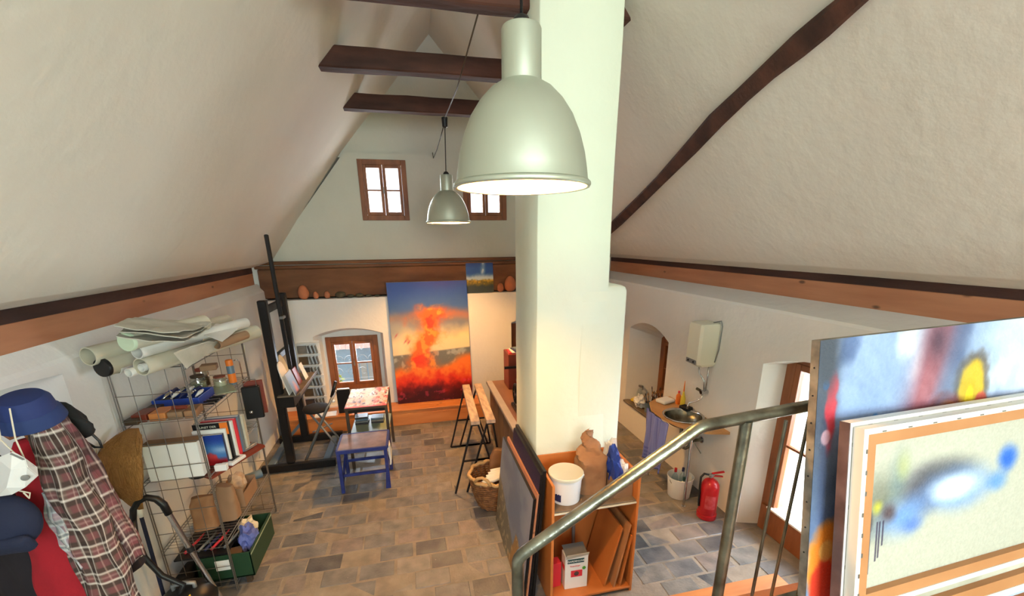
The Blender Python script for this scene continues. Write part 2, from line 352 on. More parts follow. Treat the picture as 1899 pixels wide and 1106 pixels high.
# ================================================================== THE ROOM
floor = mk('floor', bx((-3.2, -4.2, -.2), (4.0, 7.6, -.003)), M['mortar'], kind='structure')
def brick_bm():
    b = NB(); w, d = .155, .1015; e = .007
    lo = [(-w, -d, -.03), (w, -d, -.03), (w, d, -.03), (-w, d, -.03)]; mi = [(x, y, -.006) for x, y, _ in lo]; hi = [(x - math.copysign(e, x), y - math.copysign(e, y), 0) for x, y, _ in lo]
    R = [[b.verts.new(p) for p in q] for q in (lo, mi, hi)]
    for p, q in zip(R, R[1:]):
        for k in range(4): b.faces.new((p[k], p[(k + 1) % 4], q[(k + 1) % 4], q[k]))
    b.faces.new(R[2]); return b
proto = mk('brick', brick_bm(), M['brick'], floor); bd = proto.data; bpy.data.objects.remove(proto)
spots = []
rb = random.Random(3)
for j in range(-2, 23):
    y = 2.36 + j * .212; off = .16 if j % 2 else 0
    for i in range(-1, 18):
        x = -2.3 + i * .325 + off + rb.uniform(-.012, .012)
        if x > 3.35 or y > 6.72: continue
        seen = not (x > 1.0 and x < 1.62 and y > 2.75) and not (x > 1.6 and x < 2.25 and y > 4.2) and y > 2.2 and not (x < -1.6 and y < 3.3) and not (1.0 < x < 3 and y < 2.3)
        spots.append((not seen, math.hypot(x, y), x, y))
spots.sort()
rest = NB()
for k, (_, _, x, y) in enumerate(spots):
    z = rb.uniform(-.004, .003); a = rb.uniform(-.012, .012); s = (rb.uniform(.96, 1.01), rb.uniform(.95, 1.01), 1)
    if k < 300:
        o = bpy.data.objects.new('brick', bd); COL.objects.link(o); o.parent = floor; o.location = (x, y, z); o.rotation_euler = (rb.uniform(-.008, .008), rb.uniform(-.006, .006), a); o.scale = s
    else:
        b = brick_bm(); bmesh.ops.transform(b, matrix=Matrix.Translation((x, y, z)) @ Matrix.Rotation(a, 4, 'Z'), verts=b.verts)
        t = bpy.data.meshes.new('t'); b.to_mesh(t); b.free(); rest.from_mesh(t); bpy.data.meshes.remove(t)
mk('far_bricks', rest, M['brick'], floor, kind='stuff')

def arch(y0, y1, z0, zs, za, n=10):          # segmental-arch outline in (along, up)
    pts = [(y0, z0), (y1, z0)]
    for k in range(n + 1):
        t = k / n; pts.append((y1 + (y0 - y1) * t, zs + (za - zs) * (1 - (2 * t - 1) ** 2)))
    return pts
def niche_cut_y(xa, xb, A, B):               # cutter lofted from outline A at x=xa to B at x=xb
    b = NB(); loft(b, [[(xa, p, q) for p, q in A], [(xb, p, q) for p, q in B]]); return mk('cutter', b, None)
def niche_cut_x(ya, yb, A, B):
    b = NB(); loft(b, [[(p, ya, q) for p, q in A], [(p, yb, q) for p, q in B]]); return mk('cutter', b, None)
# left wall with an arched recess
wl = mk('wall_left', prism(NB(), [(-2.2, 0), (-2.2, 2.19), (-2.215, 2.215), (-2.3, 2.305), (-2.9, 2.305), (-2.9, 0)], 'y', -4.0, 7.7), M['plaster'], kind='structure')
cut(wl, [niche_cut_y(-2.1, -2.7, arch(1.75, 3.16, .0, 2.12, 2.165), arch(1.85, 3.1, .0, 2.12, 2.165))])
# right wall with a window recess and a window reaching the floor
wr = mk('wall_right', prism(NB(), [(3.17, 0), (3.17, 2.25), (3.185, 2.275), (3.46, 2.36), (4.0, 2.36), (4.0, 0)], 'y', -4.0, 7.7), M['plaster'], kind='structure')
cut(wr, [niche_cut_y(3.1, 3.62, arch(4.75, 5.84, .43, 1.64, 1.79), arch(4.93, 5.56, .43, 1.46, 1.6)), niche_cut_y(3.6, 4.1, arch(4.96, 5.53, .6, 1.4, 1.52), arch(4.96, 5.53, .6, 1.4, 1.52)),
         niche_cut_y(3.1, 3.4, arch(1.85, 3.25, -.1, 1.76, 1.92), arch(1.95, 3.15, -.1, 1.76, 1.9)), niche_cut_y(3.38, 4.1, arch(2.0, 3.12, .26, 1.68, 1.84), arch(2.0, 3.12, .26, 1.68, 1.84))])
# back wall, thick below, set back above the ledge
wb = mk('wall_back', bx((-2.9, 7.1, 0), (4.0, 7.7, 2.06)), M['plaster'], kind='structure')
cut(wb, [niche_cut_x(7.0, 7.34, arch(-1.62, -.5, .3, 1.5, 1.62), arch(-1.5, -.58, .3, 1.44, 1.52)), niche_cut_x(7.3, 7.8, [(-1.44, .52), (-.65, .52), (-.65, 1.4), (-1.44, 1.4)], [(-1.44, .52), (-.65, .52), (-.65, 1.4), (-1.44, 1.4)]),
         niche_cut_x(7.0, 7.34, arch(1.6, 2.72, .3, 1.56, 1.66), arch(1.66, 2.6, .3, 1.5, 1.58)), niche_cut_x(7.3, 7.8, [(1.7, .55), (2.5, .55), (2.5, 1.45), (1.7, 1.45)], [(1.7, .55), (2.5, .55), (2.5, 1.45), (1.7, 1.45)])])
PL = [(-2.32, 2.545), (-2.04, 2.63), (-.87, 4.176), (.507, 5.74)]
PR = [(3.48, 2.59), (3.2, 2.67), (1.9, 4.176), (.507, 5.74)]
def lerp_profile(p, z):
    for a, b in zip(p, p[1:]):
        if a[1] <= z <= b[1]: return a[0] + (b[0] - a[0]) * (z - a[1]) / (b[1] - a[1])
    return p[-1][0]
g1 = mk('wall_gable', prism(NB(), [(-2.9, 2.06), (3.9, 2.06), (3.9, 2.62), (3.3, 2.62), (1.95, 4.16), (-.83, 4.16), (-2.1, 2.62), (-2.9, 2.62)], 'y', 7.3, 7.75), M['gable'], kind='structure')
GW = [(-.655, .045), (.9, 1.6)]
cut(g1, [mk('cutter', bx((a + .06, 7.0, 3.27), (b - .06, 8, 4.02)), None) for a, b in GW])
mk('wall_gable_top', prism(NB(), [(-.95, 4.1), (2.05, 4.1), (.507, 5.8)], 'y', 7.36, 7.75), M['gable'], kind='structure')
def roof(name, prof, sgn):
    th = .16; outer = [(x + sgn * th * .9, z + th * .6) for x, z in prof]
    n = 56; b = NB(); ys = [-4.0 + (7.75 + 4.0) * k / n for k in range(n + 1)]
    pts = []
    for a, c in zip(prof, prof[1:]):
        m = 7
        for k in range(m): pts.append((a[0] + (c[0] - a[0]) * k / m, a[1] + (c[1] - a[1]) * k / m))
    pts.append(prof[-1]); G = []
    for y in ys:
        row = []
        for i, (x, z) in enumerate(pts):
            d = 0 if i in (0, len(pts) - 1) else mnoise.noise((x * .9, y * .8, z * .9)) * .012 + mnoise.noise((x * 2.5, y * 2.2, z * 2.5 + 5)) * .004
            row.append(b.verts.new((x + sgn * d, y, z + d * .8)))
        G.append(row)
    for r0, r1 in zip(G, G[1:]):
        for i in range(len(pts) - 1): b.faces.new((r0[i], r0[i + 1], r1[i + 1], r1[i]))
    top = [[b.verts.new((x, y, z)) for x, z in (outer[0], outer[-1])] for y in (ys[0], ys[-1])]
    b.faces.new((top[0][0], top[0][1], top[1][1], top[1][0]))
    b.faces.new([r[0] for r in G] + [top[1][0], top[0][0]]); b.faces.new([r[-1] for r in G] + [top[1][1], top[0][1]])
    b.faces.new(G[0] + [top[0][1], top[0][0]]); b.faces.new(G[-1] + [top[1][1], top[1][0]])
    return mk(name, b, M['ceil'], smooth=50, kind='structure')
roof('ceiling_left', PL, -1); roof('ceiling_right', PR, 1)
wf = mk('wall_front', prism(NB(), [(-2.9, 0), (4.0, 0), (4.0, 2.6), (3.3, 2.6), (.507, 5.8), (-2.1, 2.6), (-2.9, 2.6)], 'y', -4.3, -4.0), M['plaster'], kind='structure')
cut(wf, [mk('cutter', bx((-.9, -4.6, 2.2), (1.9, -3.6, 4.3)), None), mk('cutter', bx((2.0, -4.6, 1.5), (3.1, -3.6, 2.5)), None)])  # unseen openings assumed for the two lights added behind the camera
mk('trim_1', bx((-2.42, -4.0, 2.297), (-2.3, 7.2, 2.468), .004), M['pine_y'], kind='structure')
mk('trim_2', rough_up(bx((-2.6, -4.0, 2.468), (-2.302, 7.2, 2.55)), .004, 3, 0), M['darkbeam_y'], kind='structure')
mk('trim_3', bx((3.46, -4.0, 2.35), (3.6, 7.2, 2.53), .004), M['pine_y'], kind='structure')
mk('trim_4', bx((3.463, -4.0, 2.53), (3.8, 7.2, 2.6)), M['darkbeam_y'], kind='structure')
# old beam lying along the back wall
bb = thing('back_wall_beam', 'long brown hewn timber beam with moulded top edge along the back wall above the ledge', 'beam', (.5, 7.35, 2.08))
b = NB(); box(b, (.5, 7.33, 2.30), (5.5, .2, .44), None, .012); bmesh.ops.subdivide_edges(b, edges=[e for e in b.edges if abs((e.verts[0].co - e.verts[1].co).x) > 3], cuts=24); rough_up(b, .008, 2.5)
mk('beam_timber', b, M['backbeam'], bb, smooth=40)
mk('moulding', box(box(NB(), (.5, 7.325, 2.545), (5.55, .22, .045), None, .006), (.5, 7.315, 2.605), (5.6, .24, .05), None, .012), M['backbeam'], bb)
mk('lower_plank', box(NB(), (.5, 7.36, 2.085), (5.4, .12, .08), None, .006), M['backbeam'], bb)
# collar ties
def tie(y, z, label):
    xl = lerp_profile(PL, z + .08) - .1; xr = lerp_profile(PR, z + .08) + .1; b = NB(); box(b, ((xl + xr) / 2, y, z + .085), (xr - xl, .15, .17), None, .012)
    bmesh.ops.subdivide_edges(b, edges=[e for e in b.edges if abs((e.verts[0].co - e.verts[1].co).x) > 1], cuts=14)
    rough_up(b, .009, 3); mk('ceiling_beam', b, M['darkbeam'], smooth=40, loc=((xl + xr) / 2, y, z), label=label, cat='beam', group='dark beams spanning under the ridge')
tie(3.47, 4.41, 'dark rough timber beam across the ceiling at the top edge, the nearest of the three')
tie(4.79, 4.41, 'dark timber beam across the ceiling, middle one of three, with reddish lower edge')
tie(6.17, 4.43, 'dark timber beam across the ceiling, farthest one, just in front of the gable windows')
# crooked brace let into the right slope
pn = (V((3.2, 0, 2.67)), (V((1.9, 0, 4.176)) - V((3.2, 0, 2.67))).cross(V((0, 1, 0))).normalized())
def onroof(x, y):
    d = ray(x, y); t = (pn[0] - CAMP).dot(pn[1]) / d.dot(pn[1]); return CAMP + d * t
bp_ = [onroof(*p) for p in ((1120, 436), (1150, 408), (1188, 371), (1228, 331), (1283, 273), (1330, 221), (1382, 172), (1432, 126), (1486, 80), (1532, 42), (1575, 5), (1625, -45))]
b = NB(); rings = []
for i, p in enumerate(bp_):
    d = (bp_[min(i + 1, 11)] - bp_[max(i - 1, 0)]).normalized(); nn = pn[1] if pn[1].z < 0 else -pn[1]; s = d.cross(nn).normalized(); w = .058 + .006 * math.sin(i * 1.7); h = .045
    rings.append([p + s * w + nn * -.05, p + s * w + nn * h * .6, p + s * w * .7 + nn * h, p - s * w * .7 + nn * h, p - s * w + nn * h * .6, p - s * w - nn * .05])
loft(b, rings); mk('roof_brace', b, M['darkbeam'], smooth=35, loc=bp_[5], label='crooked dark brown timber brace running diagonally up the right sloping ceiling', cat='beam')
# chimney column
cc = thing('chimney_column', 'broad white plastered chimney column in the middle of the room', 'column', (1.3, 3.5, 0))
b = NB(); x0, x1, y0, y1 = .925, 1.515, 3.16, 3.86
rings = []
for z in np.linspace(0, 5.3, 30):
    w = [mnoise.noise((z * 1.3, q * 7.7, 1)) * .008 for q in range(4)]
    r = .008; xa, xb = x0 + w[0], x1 + w[1] + .06 * max(0, (2.6 - z) / 2.6); ya, yb = y0 + w[2], y1 + w[3]
    rings.append([(xa + r, ya, z), (xb - r, ya, z), (xb, ya + r, z), (xb, yb - r, z), (xb - r, yb, z), (xa + r, yb, z), (xa, yb - r, z), (xa, ya + r, z)])
loft(b, rings); mk('shaft', b, M['column'], cc, smooth=50)
b = NB(); rings = []
for z, q in ((0, 0), (.6, 0), (1.2, 0), (1.8, 0), (2.3, 0), (2.5, 0), (2.53, .012), (2.545, .04)):
    xb = 1.685 - q; ya = 3.162 + q * .5
    rings.append([(1.3, ya, z), (xb - .02, ya, z), (xb, ya + .02, z), (xb, 3.85, z), (1.3, 3.85, z)])
loft(b, rings); mk('plinth', b, M['column'], cc, smooth=50)

# ------------------------------------------------------------------ windows
def window(name, o, ux, W_, H_, fw, sw, nd, leaves=2, bars=(.5,), depth=.06, m=None, arched=0, opened=None):
    # o = lower left corner of the frame as seen from inside, ux = unit vector to the right, nd = into the room
    o, ux, nd = V(o), V(ux), V(nd); uz = V((0, 0, 1)); m = m or M['winwood']; t = thing(name, None, None, o, kind='structure')
    R = Matrix((ux, nd, uz)).transposed().to_4x4()
    def bar(bm, a0, b0, a1, b1, d0, d1, bev=.004): return box(bm, o + ux * (a0 + a1) / 2 + uz * (b0 + b1) / 2 + nd * (d0 + d1) / 2, (abs(a1 - a0), abs(d1 - d0), abs(b1 - b0)), R, bev)
    b = NB(); bar(b, 0, 0, fw, H_, -depth, 0); bar(b, W_ - fw, 0, W_, H_, -depth, 0); bar(b, fw, 0, W_ - fw, fw, -depth, 0); bar(b, fw, H_ - fw, W_ - fw, H_, -depth, 0); mk('window_frame', b, m, t)
    lw = (W_ - 2 * fw) / leaves
    for k in range(leaves):
        a0 = fw + k * lw; a1 = a0 + lw; b = NB(); z0, z1 = fw, H_ - fw; g = .002
        bar(b, a0 + g, z0, a0 + sw, z1, -depth * .8, .006); bar(b, a1 - sw, z0, a1 - g, z1, -depth * .8, .006); bar(b, a0 + sw, z0, a1 - sw, z0 + sw, -depth * .8, .006); bar(b, a0 + sw, z1 - sw, a1 - sw, z1, -depth * .8, .006)
        s = mk('sash', b, m, t); lims = [z0 + sw] + [z0 + (z1 - z0) * q for q in bars] + [z1 - sw]
        for q in lims[1:-1]: mk('glazing_bar', bar(NB(), a0 + sw, q - .011, a1 - sw, q + .011, -depth * .6, -.005, 0), m, s)
        for za, zb in zip(lims, lims[1:]): mk('pane', bar(NB(), a0 + sw, za, a1 - sw, zb, -depth * .5, -depth * .5 + .003, 0), M['pane'], s)
    mk('handle', bar(bar(NB(), W_ / 2 - .012, H_ * .45, W_ / 2 + .012, H_ * .45 + .05, .006, .016), W_ / 2 - .008, H_ * .45 + .01, W_ / 2 + .008, H_ * .45 + .09, .016, .028), M['greysteel'], t)
    return t
window('window_1', (-.66, 7.285, 3.215), (1, 0, 0), .705, .86, .075, .045, (0, -1, 0))
window('window_2', (.9, 7.285, 3.215), (1, 0, 0), .705, .86, .075, .045, (0, -1, 0))
w3 = window('window_3', (-1.455, 7.31, .50), (1, 0, 0), .82, .915, .085, .045, (0, -1, 0))
window('window_4', (1.67, 7.31, .50), (1, 0, 0), .86, .98, .085, .045, (0, -1, 0))
window('window_5', (3.58, 5.58, .56), (0, -1, 0), .66, .96, .08, .05, (-1, 0, 0))
w6 = window('window_6', (3.37, 3.16, .0), (0, -1, 0), 1.2, 1.9, .10, .06, (-1, 0, 0), bars=(.52,))
mk('apron_board', box(NB(), (3.355, 2.56, .14), (.03, 1.14, .28), None, .004), M['winwood'], w6)
mk('inner_frame', box(box(box(NB(), (3.44, 3.02, .95), (.09, .03, 1.4), None), (3.44, 2.56, .275), (.09, 1.0, .03), None), (3.44, 2.1, .95), (.09, .03, 1.4), None), M['winlight'], w6)
mk('sill_board', box(NB(), (3.36, 2.56, .285), (.07, .98, .02), None, .003), M['white'], w6)
# closed shutter outside the small right window
mk('shutter', box(NB(), (3.7, 5.25, 1.0), (.03, .64, 1.0), None, .003), M['winlight'], bpy.data.objects['window_5'])

# ================================================================== BACK OF THE ROOM
def quadbox(bm, BL, BR, TL, th):              # slab whose front face has these corners
    BL, BR, TL = V(BL), V(BR), V(TL); TR = BR + TL - BL; n = (BR - BL).cross(TL - BL).normalized()
    loft(bm, [[p - n * th for p in (BL, BR, TR, TL)], [BL, BR, TR, TL]]); return bm
def canvas(name, label, cat, BL, BR, TL, th, fn, nx=90, ny=120, edge=None, group=None):
    BL, BR, TL = V(BL), V(BR), V(TL); n = (BR - BL).cross(TL - BL).normalized(); t = thing(name, label, cat, (BL + BR) / 2, group)
    mk('stretcher', quadbox(NB(), BL, BR, TL, th), edge or M['canvasedge'], t)
    picture('painted_face', M['vpaint'], t, BL + n * .002, BR - BL, TL - BL, nx, ny, fn); return t
st = thing('window_step', 'orange pine step running along the foot of the back wall under the big fiery painting', 'step', (-.5, 6.9, 0))
mk('riser', box(NB(), (-.55, 6.71, .1), (3.2, .03, .2), None, .004), M['pine_x'], st)
mk('riser', box(NB(), (-.55, 6.715, .225), (3.2, .03, .045), None, .004), M['pine_x'], st)
for k in range(2): mk('tread_board', box(NB(), (-.55, 6.79 + k * .206, .2585), (3.2, .203, .025), None, .005), M['pine_x'], st)
mk('end_board', box(NB(), (1.03, 6.9, .123), (.03, .36, .245), None, .003), M['pine_x'], st)

def fire(u, v):
    c = np.zeros(u.shape + (3,)); n = fbm(u * 6, v * 9, 1); n2 = fbm(u * 18, v * 24, 2); w = v + (n - .5) * .08
    c[:] = (60, 92, 150)
    c = mixc(c, (36, 70, 150), sst(.78, .95, w)); c = mixc(c, (62, 60, 140), sst(.92, 1.0, w) * sst(.1, .6, u) * .6)
    c = mixc(c, (112, 118, 130), 1 - sst(.70, .80, w)); c = mixc(c, (150, 150, 146), 1 - sst(.60, .72, w + .06 * (u - .4)))
    c = mixc(c, (238, 208, 150), (1 - sst(.54, .66, w + .1 * (u < .25) * 0)) * sst(.06, .3, u + n * .2)); c = mixc(c, (236, 214, 170), (1 - sst(.5, .6, w)) * .8)
    c = mixc(c, (110, 112, 108), (1 - sst(.415, .43, v - .04 * u + .01))); c = mixc(c, (176, 178, 170), (1 - sst(.41, .42, v - .04 * u)) * sst(.5, .7, n2) * .7)
    cx = .33 + .17 * sst(.4, .7, v) + .05 * sst(.7, .8, v); wd = .11 + .07 * n + .10 * sst(.6, .76, v) + .08 * sst(.5, .3, v)
    pl = np.exp(-((u - cx - (n - .5) * .3 - (n2 - .5) * .12) / wd) ** 2 * 1.5) * (1 - sst(.76, .83, w))
    c = mixc(c, (168, 108, 86), np.clip(np.exp(-((v - .745 + .05 * np.abs(u - .5) - (n - .5) * .04) / .03) ** 2) * (.35 + .4 * sst(.3, .5, u)), 0, 1))
    c = mixc(c, (232, 104, 40), np.clip(pl * 1.25, 0, 1)); c = mixc(c, (248, 150, 60), np.clip(pl * sst(.5, .65, n2) * 1.2, 0, 1)); c = mixc(c, (226, 62, 34), np.clip(pl * sst(.48, .36, n) * 1.2, 0, 1))
    hor = .30 + .10 * sst(.55, 1, u) + .02 * sst(.2, 0, u); low = 1 - sst(hor - .05, hor + .03, w)
    c = mixc(c, (240, 122, 44), low); c = mixc(c, (222, 54, 26), low * (1 - sst(.16, .3, w + (n2 - .5) * .16)))
    c = mixc(c, (112, 22, 20), 1 - sst(.08, .19, w + (n2 - .5) * .12)); c = mixc(c, (58, 14, 18), 1 - sst(.02, .12, w + (n - .5) * .12))
    c = mixc(c, (220, 60, 80), (np.exp(-((v - .17) / .02) ** 2 - ((u - .93) / .06) ** 2)) * (n2 > .5)); c = mixc(c, (190, 60, 80), (sst(.64, .72, n2) * (v < .12)) * .5)
    for a, b_, r in ((.17, .53, .02), (.21, .52, .018), (.06, .58, .02)): c = mixc(c, (176, 80, 92), np.exp(-((u - a) / r) ** 2 - ((v - b_ - (u - a) * .7) / .008) ** 2) * .9)
    return c
BLf = V((P(739, 743, 'z', .275).x, 6.985, .272)); BRf = V((.882, 6.985, .272)); TLf = V((-.398, 7.055, 2.285))
canvas('fire_painting', 'tall canvas painting of a fiery orange plume rising under a deep blue sky', 'painting', BLf, BRf, TLf, .035, fire, 120, 190)
def sea(u, v):
    n = fbm(u * 7, v * 7, 5); n2 = fbm(u * 20, v * 20, 6); w = v + (n - .5) * .1
    c = np.zeros(u.shape + (3,)); c[:] = (34, 84, 160); c = mixc(c, (24, 62, 138), sst(.8, 1, w)); c = mixc(c, (210, 220, 216), (1 - sst(.48, .68, w)))
    c = mixc(c, (210, 224, 230), np.exp(-((u - .62 - .1 * (v - .8)) / .07) ** 2) * sst(.5, .7, v) * n * 1.4)
    c = mixc(c, (206, 160, 40), 1 - sst(.38, .46, w)); c = mixc(c, (120, 104, 40), (1 - sst(.3, .42, w + (n2 - .5) * .3))); c = mixc(c, (44, 56, 56), 1 - sst(.2, .3, w)); return c
canvas('seascape_painting', 'small blue and yellow landscape canvas standing on the plaster ledge against the beam', 'painting', (.885, 7.17, 2.064), (1.338, 7.17, 2.064), (.885, 7.215, 2.545), .02, sea, 60, 60)
def egg(px, pyb, pyt, label):
    a = P(px, pyb, 'y', 7.17); h = P(px, pyt, 'y', 7.17).z - 2.062; prof = []
    for k in range(13):
        t = k / 12; z = h * (1 - math.cos(math.pi * t)) / 2; q = z / h; prof.append((h * .40 * math.sin(math.pi * t) ** .92 * (1.06 - .28 * q) if 0 < k < 12 else .001, z))
    mk('clay_egg', lathe(NB(), prof, (a.x, 7.165, 2.0615), seg=20), M['terracotta'], smooth=True, loc=(a.x, 7.165, 2.06), label=label, cat='egg', group='clay eggs on the ledge')
egg(565, 557, 529, 'big terracotta egg at the left end of the ledge near the easel')
egg(587, 556, 541, 'small terracotta egg standing right next to the big egg left of the fire painting')
egg(608, 555, 540, 'small terracotta egg beside the mossy stones on the ledge')
egg(928, 541, 525, 'small terracotta egg between the small blue painting and the biggest egg')
egg(946, 541, 512, 'big terracotta egg half hidden by the chimney column')
def stone(px, r, label, h=.7, y=7.18):
    p = P(px, 553, 'y', y); b = NB(); bmesh.ops.create_icosphere(b, subdivisions=2, radius=r)
    for v in b.verts: v.co = V((v.co.x * 1.25, v.co.y * .8, v.co.z * h)) * (1 + .25 * mnoise.noise(v.co * 14 + V((px, 0, 0))))
    zmin = min(v.co.z for v in b.verts); bmesh.ops.translate(b, verts=b.verts, vec=(p.x, y, 2.061 - zmin)); mk('stone', b, M['stone'], smooth=50, loc=(p.x, y, 2.061), label=label, cat='stone', group='stones on the ledge')
stone(632, .065, 'largest mossy stone on the ledge, beside the small clay egg', .75)
stone(651, .045, 'flat grey stone on the ledge next to the largest mossy stone', .6)
stone(668, .05, 'dark stone on the ledge, middle of the row left of the fire painting', .7)
stone(684, .04, 'low dark stone on the ledge, second from the fire painting', .55)
stone(700, .035, 'smallest pale stone on the ledge, beside the fire painting edge', .5)
# wall rack of media cases
rk = thing('media_rack', 'white wall rack holding two columns of flat media cases beside the back window', 'rack', (-1.68, 7.08, .33))
mk('back_panel', bx((-1.84, 7.085, .33), (-1.5, 7.098, 1.42)), M['white'], rk)
for k in range(7): mk('ledge', bx((-1.84, 7.02, .33 + k * .178), (-1.5, 7.085, .338 + k * .178)), M['white'], rk)
cm = [mat('case_dark', (70, 68, 70), .35, var=.4, vscale=16), mat('case_brown', (96, 80, 62), .35, var=.4, vscale=16), mat('case_grey', (128, 126, 122), .35, var=.3, vscale=16)]
for k in range(6):
    z = .340 + k * .178
    for j, x in enumerate((-1.76, -1.655, -1.60, -1.55)):
        b = NB(); tl = 0 if j == 0 else .18
        box(b, (0, 0, .0625 + (.012 if j else 0)), (.135 if j == 0 else .011, .011 if j == 0 else .07, .125), Matrix.Rotation(-tl, 4, 'Y')); zm = min(v.co.z for v in b.verts)
        bmesh.ops.translate(b, verts=b.verts, vec=(x, 7.06 if j == 0 else 7.048, z - zm)); row = ('bottom', 'second lowest', 'third lowest', 'third highest', 'second highest', 'top')[k]
        mk('media_case', b, cm[(k + j) % 3], loc=(x, 7.05, z), label=('square media case facing out on the %s ledge of the white wall rack' if j == 0 else 'thin media case leaning edge-on on the %s ledge of the white wall rack') % row, cat='case', group=('media case facing out, %s ledge' if j == 0 else 'edge-on media cases, %s ledge') % row)
# easel
ez = thing('studio_easel', 'tall black wooden studio easel with H-shaped sledge base against the left wall', 'easel', (-1.73, 6.0, 0))
for y, x0, x1 in ((5.56, -2.1, -1.19), (6.46, -2.12, -1.22)): mk('base_rail', box(NB(), ((x0 + x1) / 2, y, .06), (x1 - x0, .07, .1), None, .008), M['black'], ez)
for x in (-2.02,): mk('base_crosspiece', box(NB(), (x, 6.01, .045), (.09, .85, .05), None, .005), M['greyblue'], ez)
mk('base_crosspiece', box(NB(), (-1.33, 6.01, .045), (.09, .85, .04), None, .005), M['greyblue'], ez)
for y in (5.6, 6.42): mk('post', box(NB(), (-1.745, y, 1.18), (.1, .085, 2.14), None, .01), M['black'], ez)
mk('cross_rail', box(NB(), (-1.76, 6.01, 2.12), (.05, .76, .09), None, .006), M['black'], ez); mk('cross_rail', box(NB(), (-1.76, 6.01, 1.5), (.05, .76, .08), None, .006), M['black'], ez)
mk('mast', beam(NB(), (-1.66, 5.96, .75), (-1.70, 6.04, 3.0), .05, .035, (0, 1, 0), .01), M['black'], ez)
mk('mast_clamp', box(NB(), (-1.665, 6.0, 1.98), (.05, .12, .035), None, .006), M['greysteel'], ez)
mk('tray', box(NB(), (-1.605, 6.0, 1.065), (.27, 1.02, .022), None, .004), M['shelfdark'], ez); mk('tray_box', box(NB(), (-1.64, 5.96, .985), (.17, .95, .135), None, .006), M['black'], ez)
mk('tray_lip', box(NB(), (-1.475, 6.0, 1.075), (.015, 1.02, .045), None, .003), M['wire'], ez)
mk('brace', beam(NB(), (-1.75, 6.42, .35), (-2.0, 6.42, .08), .04, .05, (0, 1, 0)), M['greyblue'], ez)
def palette(label, y, x, z, m_, w, h, name='palette'):
    b = NB(); pts = [(0, 0), (w, 0), (w * 1.05, h * .6)] + [(w * .5 + w * .52 * math.cos(a), h * .72 + h * .28 * math.sin(a)) for a in np.linspace(.1, math.pi - .1, 9)] + [(-w * .05, h * .6)]
    prism(b, pts, 'x', -.006, .006); bmesh.ops.transform(b, matrix=Matrix.Translation((x, y, z)) @ Matrix.Rotation(-.22, 4, 'Y'), verts=b.verts)
    return mk(name, b, m_, loc=(x, y + w / 2, z), label=label, cat='palette')
pl1 = palette('white rounded painting palette with a grip slot standing on the easel tray', 5.5, -1.60, 1.079, M['paper'], .22, .42)
pl2 = palette('beige rounded palette standing behind the white one on the easel', 5.72, -1.635, 1.079, M['tubecard'], .2, .46)
def postcard(u, v):
    n = fbm(u * 6, v * 6, 11); c = np.zeros(u.shape + (3,)); c[:] = (84, 104, 140); c = mixc(c, (120, 130, 150), sst(.6, 1, v)); c = mixc(c, (186, 100, 92), np.exp(-((u - .55) / .22) ** 2) * (1 - sst(.2, .7, v + (n - .5) * .3))); c = mixc(c, (60, 60, 78), 1 - sst(.0, .12, v)); return c
canvas('art_print', 'blue and red art print leaning on the near end of the easel tray', 'print', (-1.515, 5.46, 1.079), (-1.515, 5.70, 1.079), (-1.60, 5.46, 1.36), .008, postcard, 30, 36)
for k, (y, x, w_, h_, m_, lb) in enumerate(((5.80, -1.60, .16, .2, 'darkwood', 'brown wooden picture leaning on the easel tray behind the art print'), (5.90, -1.57, .17, .22, 'redbrown', 'reddish brown wooden picture on the easel tray, next to the white card'))):
    mk('wooden_picture', quadbox(NB(), (x, y, 1.079), (x, y + w_, 1.079), (x - .06, y, 1.079 + h_), .014), M[m_], loc=(x, y, 1.079), label=lb, cat='picture')
mk('white_card', quadbox(NB(), (-1.535, 6.12, 1.079), (-1.535, 6.27, 1.079), (-1.60, 6.12, 1.30), .006), M['paper'], loc=(-1.54, 6.2, 1.079), label='small white card leaning towards the far end of the easel tray', cat='card')
# folding stool by the easel
fs = thing('folding_stool', 'folding grey metal stool with round black padded seat beside the easel', 'stool', (-1.4, 5.9, 0))
mk('seat', lathe(NB(), [(.12, 0), (.165, .012), (.175, .035), (.165, .06), (.1, .07)], (-1.42, 5.93, .68), seg=24), M['blackfab'], fs, smooth=True)
for dy in (0, .27): mk('leg', tube(NB(), [(-1.62, 5.72 + dy, .013), (-1.25, 5.79 + dy, .76), (-1.16, 5.81 + dy, .9)], .016), M['greysteel'], fs, smooth=True)
for dy in (0.03, .24): mk('leg', tube(NB(), [(-1.08, 5.74 + dy, .013), (-1.5, 5.84 + dy, .68)], .014), M['greysteel'], fs, smooth=True)
mk('back_post', tube(NB(), [(-1.2, 5.93, .86), (-1.12, 5.93, 1.08)], .022), M['blackplastic'], fs, smooth=True)
mk('crossbar', tube(NB(), [(-1.17, 5.8, .88), (-1.17, 6.09, .88)], .013), M['greysteel'], fs); mk('crossbar', tube(NB(), [(-1.49, 5.85, .4), (-1.28, 6.1, .4)], .01), M['greysteel'], fs)
mk('knob', lathe(NB(), [(.01, 0), (.02, .01), (.02, .025), (.008, .035)], (-1.15, 5.78, .86), (0, -1, 0), 12), M['white'], fs, smooth=True)
mk('white_sheet', box(NB(), (-1.5, 6.8, .277), (.32, .2, .012), .1, .004), M['white'], loc=(-1.5, 6.8, .271), label='flat white sheet lying on the pine step behind the stool', cat='sheet')
bbx = thing('black_portfolio', 'upright black folder with white top edge standing on the step left of the paint table', 'folder', (-1.2, 6.83, .271))
mk('cover', box(NB(), (-1.2, 6.83, .47), (.2, .06, .395), None, .006), M['blackplastic'], bbx); mk('paper_edge', box(NB(), (-1.2, 6.83, .672), (.18, .045, .012)), M['white'], bbx)
